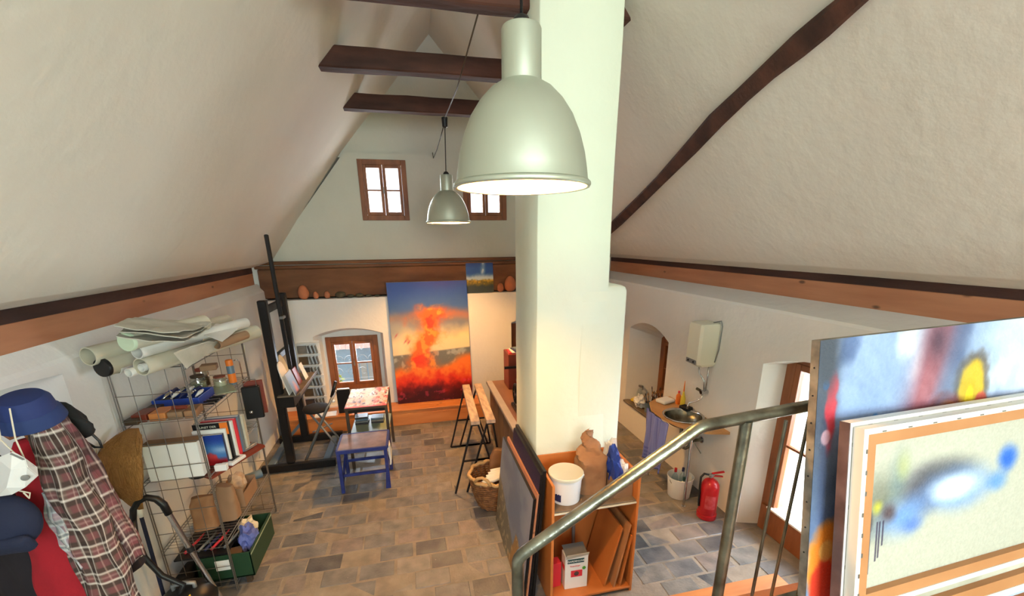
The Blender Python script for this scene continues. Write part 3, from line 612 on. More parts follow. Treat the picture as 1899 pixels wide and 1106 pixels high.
# paint table
def palettetop(u, v):
    n = fbm(u * 5, v * 5, 21); n2 = fbm(u * 13, v * 9, 22); n3 = fbm(u * 24, v * 14, 24); c = np.zeros(u.shape + (3,)); c[:] = (232, 196, 180); c = mixc(c, (230, 226, 232), sst(.48, .6, n) * sst(.35, .6, v)); c = mixc(c, (150, 140, 144), sst(.5, .6, n2) * (1 - sst(.3, .55, u)) * (1 - sst(.3, .6, v)))
    c = mixc(c, (224, 96, 92), sst(.52, .6, n2) * sst(.5, .8, u)); c = mixc(c, (232, 150, 110), sst(.55, .62, n) * (v < .5)); c = mixc(c, (44, 34, 50), sst(.66, .69, n3)); c = mixc(c, (214, 50, 60), (1 - sst(.0, .08, v))); return c
tt = thing('paint_table', 'tall narrow table with paint-smeared palette top and dark legs below the back window', 'table', (-.7, 5.78, 0))
mk('top', box(NB(), (-.705, 5.785, .853), (.53, .77, .03), None, .004), M['darkwood'], tt)
picture('palette_sheet', M['vpaint'], tt, (-.965, 5.405, .8705), (.52, 0, 0), (0, .76, 0), 60, 80, palettetop)
for x in (-.945, -.455):
    for y in (5.43, 6.13): mk('leg', beam(NB(), (x, y, 0), (x, y, .84), .035, .035), M['darkwood'], tt)
for y in (5.43, 6.13): mk('apron', box(NB(), (-.7, y, .815), (.47, .025, .045)), M['blacksteel'], tt)
zs = .46
mk('shelf', box(NB(), (-.7, 5.78, zs), (.50, .70, .015), None, .002), M['olive'], tt); mk('shelf_rail', box(NB(), (-.7, 5.42, zs + .015), (.5, .015, .05)), M['wire'], tt)
for x, nm, m1 in ((-.83, 'left', 'greyblue'), (-.62, 'right', 'case')):
    for k in range(4 if x < -.7 else 3):
        mk('media_case', box(NB(), (x + rb.uniform(-.006, .006), 5.86 + rb.uniform(-.01, .01), zs + .021 + k * .027), (.17, .15, .025), rb.uniform(-.08, .08), .002), [cm[0], cm[2], M['greyblue']][k % 3], loc=(x, 5.86, zs + .009 + k * .027),
           label='flat case in the %s stack on the lower shelf of the paint table' % nm, cat='case', group='cases in the %s stack under the paint table' % nm)
# blue table
bt = thing('blue_table', 'low blue painted table with stained grey top standing on the brick floor', 'table', (-.73, 5.06, 0))
mk('top', box(NB(), (-.73, 5.06, .556), (.56, .47, .02), None, .004), M['stooltop'], bt)
[mk('rim', box(NB(), (-.73, y, .547), (.58, .03, .045), None, .004), M['bluepaint'], bt) for y in (4.825, 5.295)]
[mk('rim', box(NB(), (x, 5.06, .55), (.03, .44, .04), None, .004), M['bluepaint'], bt) for x in (-1.015, -.445)]
for x, y in ((-1, 4.84), (-.465, 4.84), (-1, 5.28), (-.455, 5.28)):
    b = NB(); beam(b, (x * 1.0, y, 0), (x, y, .53), .04, .04, (0, 1, 0), .004); mk('leg', b, M['bluepaint'], bt)
mk('leg_foot', prism(NB(), [(-.445, .0), (-.505, .0), (-.485, .22), (-.448, .22)], 'y', 4.815, 4.86), M['bluepaint'], bt)
for y in (4.9, 5.28): mk('stretcher', box(NB(), (-.73, y, .2), (.52, .03, .035), None, .003), M['bluepaint'], bt)
mk('stretcher', box(NB(), (-.46, 5.06, .25), (.03, .42, .035), None, .003), M['bluepaint'], bt); mk('diagonal_brace', beam(NB(), (-1, 4.86, .1), (-1, 5.26, .3), .03, .025, (1, 0, 0)), M['bluepaint'], bt)
mk('rag', rough_up(box(NB(), (-.44, 5.12, .33), (.02, .16, .26), None, .0), .02, 9, 3), M['paper'], loc=(-.44, 5.12, .2), label='pale rag hanging from the right side of the blue table', cat='rag')
# trestles
def trestle(label, xn, xf, xl, xr):
    yn, yf, zt = 4.5, 5.78, .92; t = thing('trestle', label, 'trestle', ((xn + xf) / 2, 5.14, 0), 'paint-spotted trestles')
    mk('plank', beam(NB(), (xn, yn - .03, zt - .02), (xf, yf + .03, zt - .02), .105, .045, (0, 0, 1), .004), M['trestle'], t)
    for y, x, dy in ((yn + .03, xn, -.05), (yf - .03, xf, -.05)):
        for foot in (x - xl, x + xr): mk('leg', beam(NB(), (foot, y + dy, 0.012), (x + (.03 if foot > x else -.03), y, zt - .04), .022, .022, (0, 1, 0)), M['blacksteel'], t)
        q = .45; mk('crossbar', beam(NB(), (x - xl * (1 - q), y + dy * .5, zt * q), (x + xr * (1 - q), y + dy * .5, zt * q), .02, .02), M['blacksteel'], t)
        mk('hinge_plate', box(NB(), (x, y, zt - .055), (.09, .05, .03)), M['blacksteel'], t)
    mk('floor_bar', beam(NB(), (xf - xl, yf - .08, .012), (xf + xr, yf - .08, .012), .02, .02), M['blacksteel'], t)
    return t
trestle('black-legged trestle with paint-spotted plank, farther from the workbench', .585, .642, .27, .27); trestle('black-legged trestle with paint-spotted plank, pushed against the workbench', .765, .815, .31, .14)
# workbench behind the column
wbn = thing('workbench', 'long dark wooden workbench with pale front edge behind the chimney column', 'workbench', (1.35, 5.1, 0))
mk('top', box(NB(), (1.39, 5.1, .83), (.78, 1.98, .04), None, .005), M['benchtop'], wbn); mk('front_edge', box(NB(), (1.03, 5.1, .834), (.09, 1.985, .045), None, .006), M['benchedge'], wbn)
for k in range(6): mk('side_plank', box(NB(), (1.035, 4.2 + k * .33, .42), (.02, .322, .77), None, .004), M['benchpanel'], wbn)
mk('carcass', bx((1.05, 4.15, .02), (1.74, 6.05, .80)), M['benchpanel'], wbn)
rbx = thing('red_box', 'reddish brown wooden cabinet box standing on the workbench beside the chimney', 'box', (1.5, 5.8, .852))
b = NB(); bx((1.235, 5.62, .852), (1.74, 5.95, 1.37), .006, b); mk('case', b, M['redbrown'], rbx); mk('bar_handle', beam(NB(), (1.17, 5.6, 1.19), (1.6, 5.6, 1.19), .035, .03), M['blackplastic'], rbx)
for k in range(4): mk('magazine', box(NB(), (1.42 + k * .02, 5.76 - k * .012, 1.377 + k * .015), (.32 - k * .02, .24, .013), k * .09 - .1, .002), [M['redprint'], M['paper'], M['navyprint'], M['greyblue']][k], loc=(1.42, 5.76, 1.37 + k * .015), label=['red magazine at the bottom of the pile on the reddish box', 'white magazine in the pile on the reddish box', 'navy magazine in the pile on the reddish box', 'grey-blue magazine on top of the pile on the reddish box'][k], cat='magazine', group='magazines on the reddish box')
ip = thing('iron_press', 'dark cast iron bench press with spoked crank wheel on the workbench beside the column', 'press', (1.3, 4.75, .852))
mk('base', box(NB(), (1.33, 4.75, .875), (.4, .55, .045), None, .008), M['blacksteel'], ip)
for x in (1.17, 1.48): mk('side_frame', beam(beam(beam(NB(), (x, 4.55, .89), (x, 4.72, 1.25), .03, .035, (1, 0, 0)), (x, 4.95, .89), (x, 4.78, 1.25), .03, .035, (1, 0, 0)), (x, 4.6, 1.0), (x, 4.9, 1.0), .03, .03), M['blacksteel'], ip)
mk('roller', tube(NB(), [(1.15, 4.75, 1.1), (1.5, 4.75, 1.1)], .055, 14), M['greysteel'], ip, smooth=40); mk('top_bar', box(NB(), (1.325, 4.75, 1.27), (.36, .12, .04), None, .006), M['blacksteel'], ip)
wh = NB(); tube(wh, [(1.13, 4.75 + .13 * math.cos(a), 1.1 + .13 * math.sin(a)) for a in np.linspace(0, 2 * math.pi, 25)], .011, 6)
for k in range(4): a = k * math.pi / 4; tube(wh, [(1.13, 4.75 - .13 * math.cos(a), 1.1 - .13 * math.sin(a)), (1.13, 4.75 + .13 * math.cos(a), 1.1 + .13 * math.sin(a))], .007, 6)
mk('crank_wheel', wh, M['blacksteel'], ip)
# basket with rolls
bk = thing('wicker_basket', 'brown wicker basket full of paper rolls on the floor beside the trestles', 'basket', (.735, 4.22, 0))
def basket():
    b = NB(); rows = 26; seg = 56
    def R(t): return .185 + .085 * t + .012 * math.sin(t * 3)
    for i in range(rows):
        t = i / (rows - 1); z = .012 + .36 * t; pts = []
        for k in range(seg + 1): a = 2 * math.pi * k / seg; r = R(t) + .008 * math.sin(a * 14 + (math.pi if i % 2 else 0)); pts.append((.735 + r * math.cos(a), 4.22 + r * math.sin(a), z))
        tube(b, pts, .0085, 5, False)
    return b
mk('woven_side', basket(), M['wicker'], bk, smooth=True)
b = NB()
for k in range(28): a = 2 * math.pi * k / 28; tube(b, [(.735 + r * math.cos(a), 4.22 + r * math.sin(a), z) for r, z in ((.182, .01), (.236, .2), (.272, .38))], .006, 5)
mk('stakes', b, M['wicker'], bk, kind='stuff'); mk('base_disc', lathe(NB(), [(.18, .008), (.18, .02)], (.735, 4.22, 0), seg=24), M['wicker'], bk)
b = NB(); tube(b, [(.735 + (.272 + .012 * math.cos(8 * a)) * math.cos(a), 4.22 + (.272 + .012 * math.cos(8 * a)) * math.sin(a), .385 + .008 * math.sin(16 * a)) for a in np.linspace(0, 2 * math.pi, 90)], .021, 7, False); mk('rim', b, M['wickerlight'], bk, smooth=True)
for s_ in (-1,): mk('handle', tube(NB(), [(.735 + .28 * math.cos(a0 - 2.2), 4.22 + .28 * math.sin(a0 - 2.2), .385 + h) for a0, h in ((-.35, 0), (-.2, .06), (0, .085), (.2, .06), (.35, 0))], .018, 7), M['wickerlight'], bk, smooth=True)
for k in range(6):
    a = k * .22 - .5; p0 = V((.645 + .03 * k, 4.06 + .03 * k, .36 + .012 * k)); d = V((.32, .1 - .02 * k, .03)); lab = ['nearest', 'second', 'third', 'fourth', 'fifth', 'farthest'][k]
    mk('paper_roll', tube(NB(), [p0 - d * .3, p0 + d * .6], .021, 12), M['paper'], loc=p0, smooth=40, label='white paper roll lying in the wicker basket, %s from the basket handle' % lab, cat='roll', group='white rolls in the wicker basket')
mk('kraft_sheet', rough_up(beam(NB(), (.765, 4.38, .28), (.845, 4.34, .60), .16, .06, (0, 1, 0)), .02, 8, 4), M['kraft'], loc=(.805, 4.36, .3), smooth=60, label='rolled brown kraft paper standing upright in the wicker basket', cat='paper')

# ================================================================== LAMPS
SC = 1.066
def lathe_s(bm, prof, c, **k): return lathe(bm, [(r * SC, z * SC) for r, z in prof], c, **k)
def lamp(label, x, y, z, top, cords, power):
    t = thing('pendant_lamp', label, 'lamp', (x, y, z)); c = (x, y, z)
    prof = [(.249, .016), (.244, .03), (.240, .06), (.230, .115), (.212, .175), (.185, .235), (.150, .285), (.112, .322), (.085, .338), (.072, .345)]
    mk('shade', lathe_s(NB(), prof + [(.07, .343), (.083, .334), (.110, .318), (.148, .281), (.183, .231), (.210, .172), (.228, .113), (.238, .06), (.242, .03), (.246, .016)], c, seg=48, cap0=False, cap1=False), M['alu'], t, smooth=50)
    mk('inner_reflector', lathe_s(NB(), [(.2455, .008), (.241, .03), (.237, .06), (.227, .112), (.209, .171), (.182, .230), (.147, .280), (.109, .316), (.06, .33)], c, seg=48, cap0=False), M['enamel'], t, smooth=True)
    mk('rim', lathe_s(NB(), [(.243, .0), (.252, -.002), (.257, .006), (.256, .014), (.249, .02), (.246, .012), (.243, .0)], c, seg=48, cap0=False, cap1=False), M['alu'], t, smooth=True)
    mk('neck', lathe_s(NB(), [(.072, .342), (.0705, .36), (.0695, .50), (.066, .508), (.03, .512)], c, seg=32), M['alu'], t, smooth=40)
    mk('cap', lathe_s(NB(), [(.034, .508), (.033, .522), (.024, .538), (.008, .546)], c, seg=20), M['blackplastic'], t, smooth=True)
    mk('bulb', lathe_s(NB(), [(.002, .155), (.03, .162), (.042, .19), (.036, .225), (.018, .26), (.016, .30)], c, seg=16), bulb_mat(power), t, smooth=True)
    for nm, pts, r, m in cords: mk(nm, tube(NB(), pts, r, 6), m, t, smooth=True)
    return t
L1 = (.461, 1.8, 3.10); L2 = (.498, 5.6, 3.112)
lamp('large aluminium dome pendant lamp hanging in front of the chimney column', *L1, 0, [('cord', [(L1[0], L1[1], L1[2] + .54 * SC), (L1[0], L1[1], 5.6)], .0055, M['blackplastic'])], 1350)
KN = V((.513, 5.6, 4.185))
l2 = lamp('smaller looking aluminium dome lamp hanging from a slanting cord near the gable windows', *L2, 0,
     [('cord', [(L2[0], L2[1], L2[2] + .54 * SC), KN], .0055, M['blackplastic']), ('cord', [KN + V((0, 0, .06)), V((.555, 4.6, 4.27)), V((.60, 3.52, 4.43))], .0065, M['darkwood']),
      ('tie_wire', [KN + V((0, .03, .03)), KN + V((-.02, .5, -.04)), V((.475, 6.6, 4.10)), V((.462, 7.2, 4.10)), V((.460, 7.29, 4.19))], .006, M['darkwood'])], 3100)
mk('cord_grip', lathe(NB(), [(.012, -.03), (.03, -.02), (.034, .05), (.036, .075), (.02, .085)], KN, seg=12), M['blackplastic'], l2, smooth=40)

# ================================================================== CANVASES LEANING AT THE COLUMN
def dusk(u, v):
    n = fbm(u * 6, v * 6, 31); n2 = fbm(u * 30, v * 16, 32); c = np.zeros(u.shape + (3,)); c[:] = (134, 142, 160); c = mixc(c, (104, 114, 140), sst(.4, .7, n) * .6); c = mixc(c, (176, 168, 176), sst(.75, 1., u) * .5)
    hill = .62 - .62 * u + .1 * (n - .5); hh = .5 * np.exp(-((u - .72) / .16) ** 2) - .08
    c = mixc(c, (118, 112, 98), 1 - sst(-.03, .03, v - hill)); c = mixc(c, (160, 120, 72), (1 - sst(-.04, .04, v - hh - (n2 - .5) * .2))); c = mixc(c, (196, 176, 140), sst(.58, .68, n2) * (1 - sst(-.03, .03, v - np.maximum(hill, hh))) * .7); return c
def lean(name, label, yf, yn, xb, xt, zt, th, fn, edge, z0=.004):
    return canvas(name, label, 'painting', (xb, yf, z0), (xb, yn, z0), (xt, yf, zt), th, fn, 80, 80, edge, 'canvases leaning on the chimney column')
lean('landscape_painting', 'front canvas of the stack by the column, grey-blue sky over brown grassland', 3.88, 2.74, .690, .785, .985, .022, dusk, M['blacksteel'])
lean('blank_panel', 'orange-edged wooden panel second in the stack of canvases by the column', 3.80, 2.745, .722, .815, 1.02, .016, lambda u, v: np.ones(u.shape + (3,)) * np.array((222, 150, 116)) + (fbm(u * 4, v * 4, 3)[..., None] - .5) * 20, M['pine_y'])
def violet(u, v): n = fbm(u * 4, v * 5, 41); c = np.zeros(u.shape + (3,)); c[:] = (58, 46, 112); c = mixc(c, (88, 72, 140), sst(.4, .7, n)); c = mixc(c, (30, 26, 62), sst(.6, 1, v)); return c
lean('violet_painting', 'deep violet canvas in a dark frame, third in the stack by the column', 3.66, 2.765, .755, .848, 1.175, .02, violet, M['blacksteel'])
lean('black_framed_canvas', 'tall black-framed canvas at the back of the canvas stack against the chimney column', 3.68, 2.77, .785, .873, 1.20, .024, lambda u, v: np.ones(u.shape + (3,)) * np.array((52, 48, 50)) + (fbm(u * 5, v * 5, 9)[..., None] - .5) * 16, M['blacksteel'])

# ================================================================== BOOKCASE AND WHAT IS IN IT
bc = thing('bookcase', 'low orange laminate bookcase with worn grey shelf standing in front of the column', 'bookcase', (1.275, 2.9, 0))
x0, x1, y0, y1, zt = .905, 1.64, 2.65, 3.15, 1.133
mk('side_panel', bx((x0, y0, 0), (x0 + .022, y1, zt), .003), M['bookcase'], bc); mk('side_panel', bx((x1 - .022, y0, 0), (x1, y1, zt), .003), M['bookcase'], bc)
mk('back_panel', bx((x0 + .022, y1 - .014, .01), (x1 - .022, y1, zt)), M['bookcase'], bc)
sh = mk('shelf', bx((x0 + .022, y0 + .01, .872), (x1 - .022, y1 - .014, .9), .003), M['shelfdark'], bc); mk('shelf_edge', bx((x0 + .022, y0 + .002, .874), (x1 - .022, y0 + .01, .886)), M['cream'], sh)
mk('bottom_panel', bx((x0 + .022, y0, .03), (x1 - .022, y1 - .014, .052), .003), M['bookcase'], bc)
for z in (.82, .9, .98, 1.05): mk('peg', tube(NB(), [(x1 - .026, y0 + .09, z), (x1 - .02, y0 + .09, z)], .006, 8), M['white'], bc)
bu = thing('white_bucket', 'white plastic bucket with closed lid on the bookcase shelf', 'bucket', (1.075, 2.825, .9)); c = (1.075, 2.825, .901)
mk('body', lathe(NB(), [(.112, 0), (.116, .004), (.128, .2), (.134, .205), (.134, .222), (.131, .225)], c, seg=36), M['white'], bu, smooth=40)
mk('lid', lathe(NB(), [(.138, .215), (.141, .222), (.141, .238), (.136, .243), (.128, .24), (.02, .241)], c, seg=36), M['cream'], bu, smooth=40)
mk('wire_handle', tube(NB(), [(1.075 + .14 * math.cos(a), 2.825 + .03 + .10 * math.sin(a) , 1.105 + .05 * math.sin(a) * 0 + .02 * math.cos(a)) for a in np.linspace(2.4, -.5, 14)] + [(1.215, 2.78, 1.09)], .0028, 6), M['wire'], bu); mk('handle_grip', tube(NB(), [(1.205, 2.86, 1.118), (1.214, 2.80, 1.10)], .011, 8), M['white'], bu)
b = NB(); rings = []
for z in (.03, .1): rings.append([(c[0] + (.120 + .0008) * math.cos(a) * (1 + .001), c[1] + .1215 * math.sin(a), c[2] + z) for a in np.linspace(-2.75, -2.2, 8)])
loft(b, rings, close=False, caps=False); mk('label_patch', b, M['navyprint'], bu)
# kraft bag
def bag(name, label, cx, cy, z0, w, d, h, m, twist=.0, seed=1, tip=None, group=None, cat='bag'):
    b = NB(); rings = []; n = 22; k = 44
    for i in range(n):
        t = i / (n - 1); z = z0 + h * t; q = 1 - .62 * sst(.5, .82, np.array(t)) - .2 * sst(.85, 1, np.array(t)) if tip else 1 - .12 * t; sx, sy = w / 2 * q, d / 2 * (q ** 1.2 if tip else 1 - .5 * t)
        ox = (tip[0] * float(sst(.35, 1, np.array(t))) if tip else 0); oy = (tip[1] * float(sst(.35, 1, np.array(t))) if tip else 0); r = []
        for j in range(k):
            a = 2 * math.pi * j / k; e = 4 if t < .6 else 2.6; ca, sa = math.cos(a), math.sin(a); rr = (abs(ca) ** e + abs(sa) ** e) ** (-1 / e)
            p = V((cx + ox + sx * rr * ca, cy + oy + sy * rr * sa, z)); nv = mnoise.noise_vector(V((p.x * 9, p.y * 9, p.z * 9 + seed))); p += nv * (.006 + (.032 if tip else .02) * t) + (V((1, .3, 0)) * .022 * math.sin(z * 55 + a * 2) * float(sst(.42, .6, np.array(t))) if tip else V()); p.z = max(p.z, z0); r.append(p)
        rings.append(r)
    loft(b, rings); return mk(name, b, m, smooth=28, loc=(cx, cy, z0), label=label, cat=cat, group=group)
bag('kraft_bag', 'crumpled brown kraft bag with twisted top on the bookcase shelf', 1.325, 2.915, .9, .25, .2, .53, M['kraft'], seed=3, tip=(-.02, .02))
cb = thing('cardboard_box', 'open cardboard box of plastic bags at the right end of the bookcase shelf', 'box', (1.525, 2.9, .9))
for lo, hi in (((1.455, 2.72, .9), (1.612, 2.726, 1.05)), ((1.455, 3.1, .9), (1.612, 3.106, 1.05)), ((1.455, 2.726, .9), (1.461, 3.1, 1.05)), ((1.606, 2.726, .9), (1.612, 3.1, 1.05))): mk('box_wall', bx(lo, hi), M['card'], cb)
mk('box_bottom', bx((1.461, 2.726, .9), (1.606, 3.1, .905)), M['card'], cb)
def blob(name, label, c, r, m, cat, amp=.35, sc=9, group=None, sub=3, flat=None):
    b = NB(); bmesh.ops.create_icosphere(b, subdivisions=sub, radius=1)
    for v in b.verts:
        q = v.co * (1 + amp * mnoise.noise(v.co * 2.2 + V(c) * 7) + amp * .5 * mnoise.noise(v.co * 5 + V(c) * 3)); v.co = V((q.x * r[0], q.y * r[1], q.z * r[2]))
    zm = min(v.co.z for v in b.verts); bmesh.ops.translate(b, verts=b.verts, vec=(c[0], c[1], c[2] - zm)); return mk(name, b, m, smooth=35, loc=c, label=label, cat=cat, group=group)
M['clearbag'] = mat('cloudy_plastic_bag', (222, 224, 226), .25, bump=.3, bscale=20)
blob('plastic_bag', 'crumpled blue plastic bag in the cardboard box', (1.50, 2.86, .92), (.05, .11, .16), M['blueplastic'], 'bag', .5)
blob('plastic_bag', 'cloudy white plastic bag at the back of the cardboard box', (1.545, 3.0, .92), (.055, .09, .16), M['clearbag'], 'bag', .5)
blob('plastic_bag', 'white plastic bag bulging at the front of the cardboard box', (1.55, 2.81, .92), (.05, .07, .11), M['paper'], 'bag', .5)
mk('white_carton', box(NB(), (1.565, 2.87, 1.105), (.1, .035, .03), .35, .002), M['white'], loc=(1.565, 2.87, 1.09), label='small white carton lying on the plastic bags in the cardboard box', cat='carton')
# lower bay
gb = thing('fertiliser_box', 'white and cream fertiliser carton with red rose picture in the lower bookcase bay', 'carton', (1.165, 2.79, .052))
mk('carton', box(NB(), (1.165, 2.79, .052 + .165), (.2, .1, .33), -.04, .002), M['paper'], gb)
mk('side_print', box(NB(), (1.0645, 2.79, .26), (.002, .06, .05), -.04), M['redprint'], gb)
for q, w_, dz in ((-.04, .198, 0),): mk('flap', box(NB(), (1.168, 2.735, .385), (.196, .003, .06), Matrix.Rotation(.35, 4, 'X')), M['tubecard'], gb); 
mk('flap', box(NB(), (1.165, 2.80, .40), (.19, .12, .003), Matrix.Rotation(.25, 4, 'X')), M['greysteel'], gb)
fy = 2.7385
mk('name_band', box(NB(), (1.155, fy - .001, .335), (.145, .002, .042), Matrix.Rotation(-.04, 4, 'Z')), M['teal'], gb)
mk('rose_picture', box(NB(), (1.165, fy, .205), (.1, .002, .065), Matrix.Rotation(-.04, 4, 'Z')), M['redprint'], gb); mk('green_dot', lathe(NB(), [(.016, 0), (.016, .002)], (1.228, fy - .004, .255), (0, -1, 0), 16), M['grass'], gb)
text('lettering', 'GARDENLINE', M['textwhite'], gb, (1.155, fy - .0035, .335), .024, (1, -.04, 0), (0, 0, 1)); text('lettering', 'Rosendünger', M['redprint'], gb, (1.15, fy - .002, .285), .017, (1, -.04, 0), (0, 0, 1))
mk('rose_petals', lathe(lathe(NB(), [(.024, 0), (.012, .003)], (1.165, fy - .001, .205), (0, -1, 0), 9), [(.013, .003), (.004, .005)], (1.165, fy - .001, .205), (0, -1, 0), 7), M['pinkedge'], gb)
mk('narrow_carton', box(NB(), (1.0, 2.83, .052 + .12), (.09, .08, .24), .1, .002), M['redprint'], loc=(1.0, 2.83, .052), label='narrow red and white carton left of the fertiliser carton in the bookcase', cat='carton')
mk('grey_pipe', tube(NB(), [(1.26, 3.06, .053), (1.26, 3.10, .85)], .016, 12), M['greysteel'], loc=(1.26, 3.06, .053), smooth=40, label='grey pipe standing upright in the back of the lower bookcase bay', cat='pipe')
for k, (xb, xt, zt_, y_, d_, lb) in enumerate(((1.40, 1.53, .62, 2.90, .4, 'wide wooden board leaning in the bookcase, innermost of three'), (1.475, 1.585, .66, 2.86, .38, 'wooden board leaning in the bookcase, middle one of three'), (1.53, 1.605, .55, 2.84, .34, 'wooden board leaning on the right side panel, outermost of three'))):
    mk('wooden_board', quadbox(NB(), (xb, y_ + d_ / 2, .053), (xb, y_ - d_ / 2, .053), (xt, y_ + d_ / 2, zt_), .016), M['bookcase'] if k != 1 else M['stretcher'], loc=(xb, y_, .053), label=lb, cat='board', group='boards leaning in the bookcase')

# ================================================================== WASH CORNER
sk = thing('wash_basin', 'round steel wash bowl set in an orange wooden half-round counter by the right wall', 'sink', (2.95, 4.0, .93))
ZC = .93; pts = [(3.165, 4.62), (3.0, 4.62)]
ctrl = [(2.80, 4.50), (2.71, 4.3), (2.70, 4.05), (2.74, 3.82), (2.83, 3.66), (2.95, 3.56), (3.165, 3.5)]
poly = pts + ctrl
ctr_ = mk('counter', prism(NB(), poly, 'z', ZC - .03, ZC), M['counter'], sk); bpy.context.view_layer.update(); cut(ctr_, [mk('cutter', lathe(NB(), [(.207, -.1), (.207, .1)], (2.94, 4.0, ZC), seg=36), None)])
b = NB(); lathe(b, [(.225, .004), (.232, .014), (.222, .02), (.205, .012), (.2, -.0)], (2.94, 4.0, ZC), seg=36, cap0=False, cap1=False); mk('bowl_rim', b, M['chrome'], sk, smooth=True)
mk('bowl', lathe(NB(), [(.206, .011), (.2, .0), (.185, -.04), (.145, -.085), (.09, -.108), (.03, -.115), (.02, -.116)], (2.94, 4.0, ZC), seg=36, cap0=False), M['steel'], sk, smooth=True)
md = lathe(NB(), [(.205, .025), (.19, -.02), (.15, -.062), (.09, -.085), (.02, -.095)], (2.94, 4.0, ZC - .031), seg=30, cap0=False); mk('bowl_underside', md, M['steel'], sk, smooth=True)
mk('drain', lathe(NB(), [(.025, -.114), (.022, -.111), (.006, -.113)], (2.94, 4.0, ZC), seg=14), M['chrome'], sk, smooth=True)
for x, y in ((2.80, 3.62), (2.77, 4.33)): mk('leg', tube(NB(), [(x, y, 0.004), (x, y, ZC - .03)], .0135, 12), M['chrome'], sk, smooth=40); mk('foot', lathe(NB(), [(.026, .001), (.026, .006), (.014, .012)], (x, y, 0), seg=14), M['chrome'], sk, smooth=40)
mk('trap_pipe', tube(NB(), [(2.94, 4.0, .78), (2.94, 4.0, .60), (2.955, 3.98, .545), (2.99, 3.96, .53), (3.02, 3.94, .56), (3.03, 3.93, .62), (3.06, 3.925, .64), (3.168, 3.92, .64)], .02, 12), M['steel'], sk, smooth=60)
mk('wall_rosette', lathe(NB(), [(.04, 0), (.038, .008), (.022, .014)], (3.169, 3.92, .64), (-1, 0, 0), 18), M['chrome'], sk, smooth=40); mk('trap_lever', tube(NB(), [(3.06, 3.90, .62), (3.1, 3.82, .52)], .006, 6), M['steel'], sk)
wh_ = thing('water_heater', 'small cream wall-mounted water heater above the wash basin', 'heater', (3.06, 3.98, 1.55))
b = NB(); poly = [(-.11, 0), (-.07, -.02), (.07, -.02), (.11, 0)]
rings = []
for z, q in ((1.545, .05), (1.575, .012), (1.62, 0), (1.99, 0), (2.02, .01), (2.03, .04)):
    xa, xb, ya, yb = 2.945 + q, 3.168, 3.86 + q * .6, 4.10 - q * .6; r = .025
    rings.append([(xb, ya, z), (xb, yb, z), (xa + r, yb, z), (xa, yb - r, z), (xa, ya + r, z), (xa + r, ya, z)])
loft(b, rings); mk('housing', b, M['cream'], wh_, smooth=25)
mk('control_strip', bx((2.9435, 3.9, 1.575), (2.947, 4.07, 1.625)), M['greysteel'], wh_)
for y in (3.94, 4.03): mk('dial', lathe(NB(), [(.012, 0), (.01, .008)], (2.9435, y, 1.6), (-1, 0, 0), 12), M['blackplastic'], wh_)
mk('cable', tube(NB(), [(3.12, 3.92, 2.03), (3.15, 3.84, 2.06), (3.165, 3.83, 2.0), (3.165, 3.84, 1.75), (3.15, 3.86, 1.6)], .006, 6), M['greysteel'], wh_, smooth=True)
tp = thing('wall_tap', 'chrome wall tap with bent spout and pipes below the water heater', 'tap', (3.14, 3.96, 1.22))
mk('supply_pipe', tube(NB(), [(3.08, 4.02, 1.55), (3.08, 4.0, 1.45), (3.12, 3.95, 1.36), (3.125, 3.94, 1.26)], .008, 8), M['chrome'], tp, smooth=True); mk('supply_pipe', tube(NB(), [(3.12, 3.90, 1.56), (3.125, 3.91, 1.26)], .008, 8), M['chrome'], tp, smooth=True)
mk('tap_body', tube(NB(), [(3.165, 3.93, 1.235), (3.08, 3.93, 1.235)], .024, 14), M['chrome'], tp, smooth=40); mk('tap_handle', tube(NB(), [(3.11, 3.95, 1.235), (3.09, 4.02, 1.25)], .016, 12), M['steel'], tp, smooth=40)
mk('spout', tube(NB(), [(3.11, 3.93, 1.215), (3.1, 3.93, 1.16), (3.06, 3.96, 1.12), (3.0, 4.0, 1.09), (2.985, 4.0, 1.06), (2.98, 4.0, 1.02)], .01, 10), M['chrome'], tp, smooth=True)
# cloth hanging from the counter edge
def cl(u, t):
    c = np.zeros(u.shape + (3,)); c[:] = (120, 130, 196); s = ((u * 14) % 1 < .18) | ((t * 12) % 1 < .14); c = mixc(c, (84, 92, 168), s * .8); return mixc(c, (156, 164, 214), ((u * 28) % 1 < .15) * .4)
rings = []
for i in range(26):
    t = i / 25; z = .895 - .66 * t; r = []
    for k in range(40):
        q = k / 39; y = 4.42 - .52 * q * (1 - .1 * t); x = 2.70 - .012 + .03 * math.sin(q * 22 + t * 2) * (.3 + .7 * t) + .11 * max(0, .3 - q) - .0 * t
        r.append((x + (.02 if False else 0), y, z + .012 * math.sin(q * 9) * t))
    rings.append(r + [(x_ + .008, y_, z_) for x_, y_, z_ in r[::-1]])
ck = cloth('hanging_cloth', M['vcloth'], None, rings, cl, loc=(2.7, 4.2, .2)); tag(ck, 'blue checked cloth hanging from the counter of the wash basin', 'cloth')
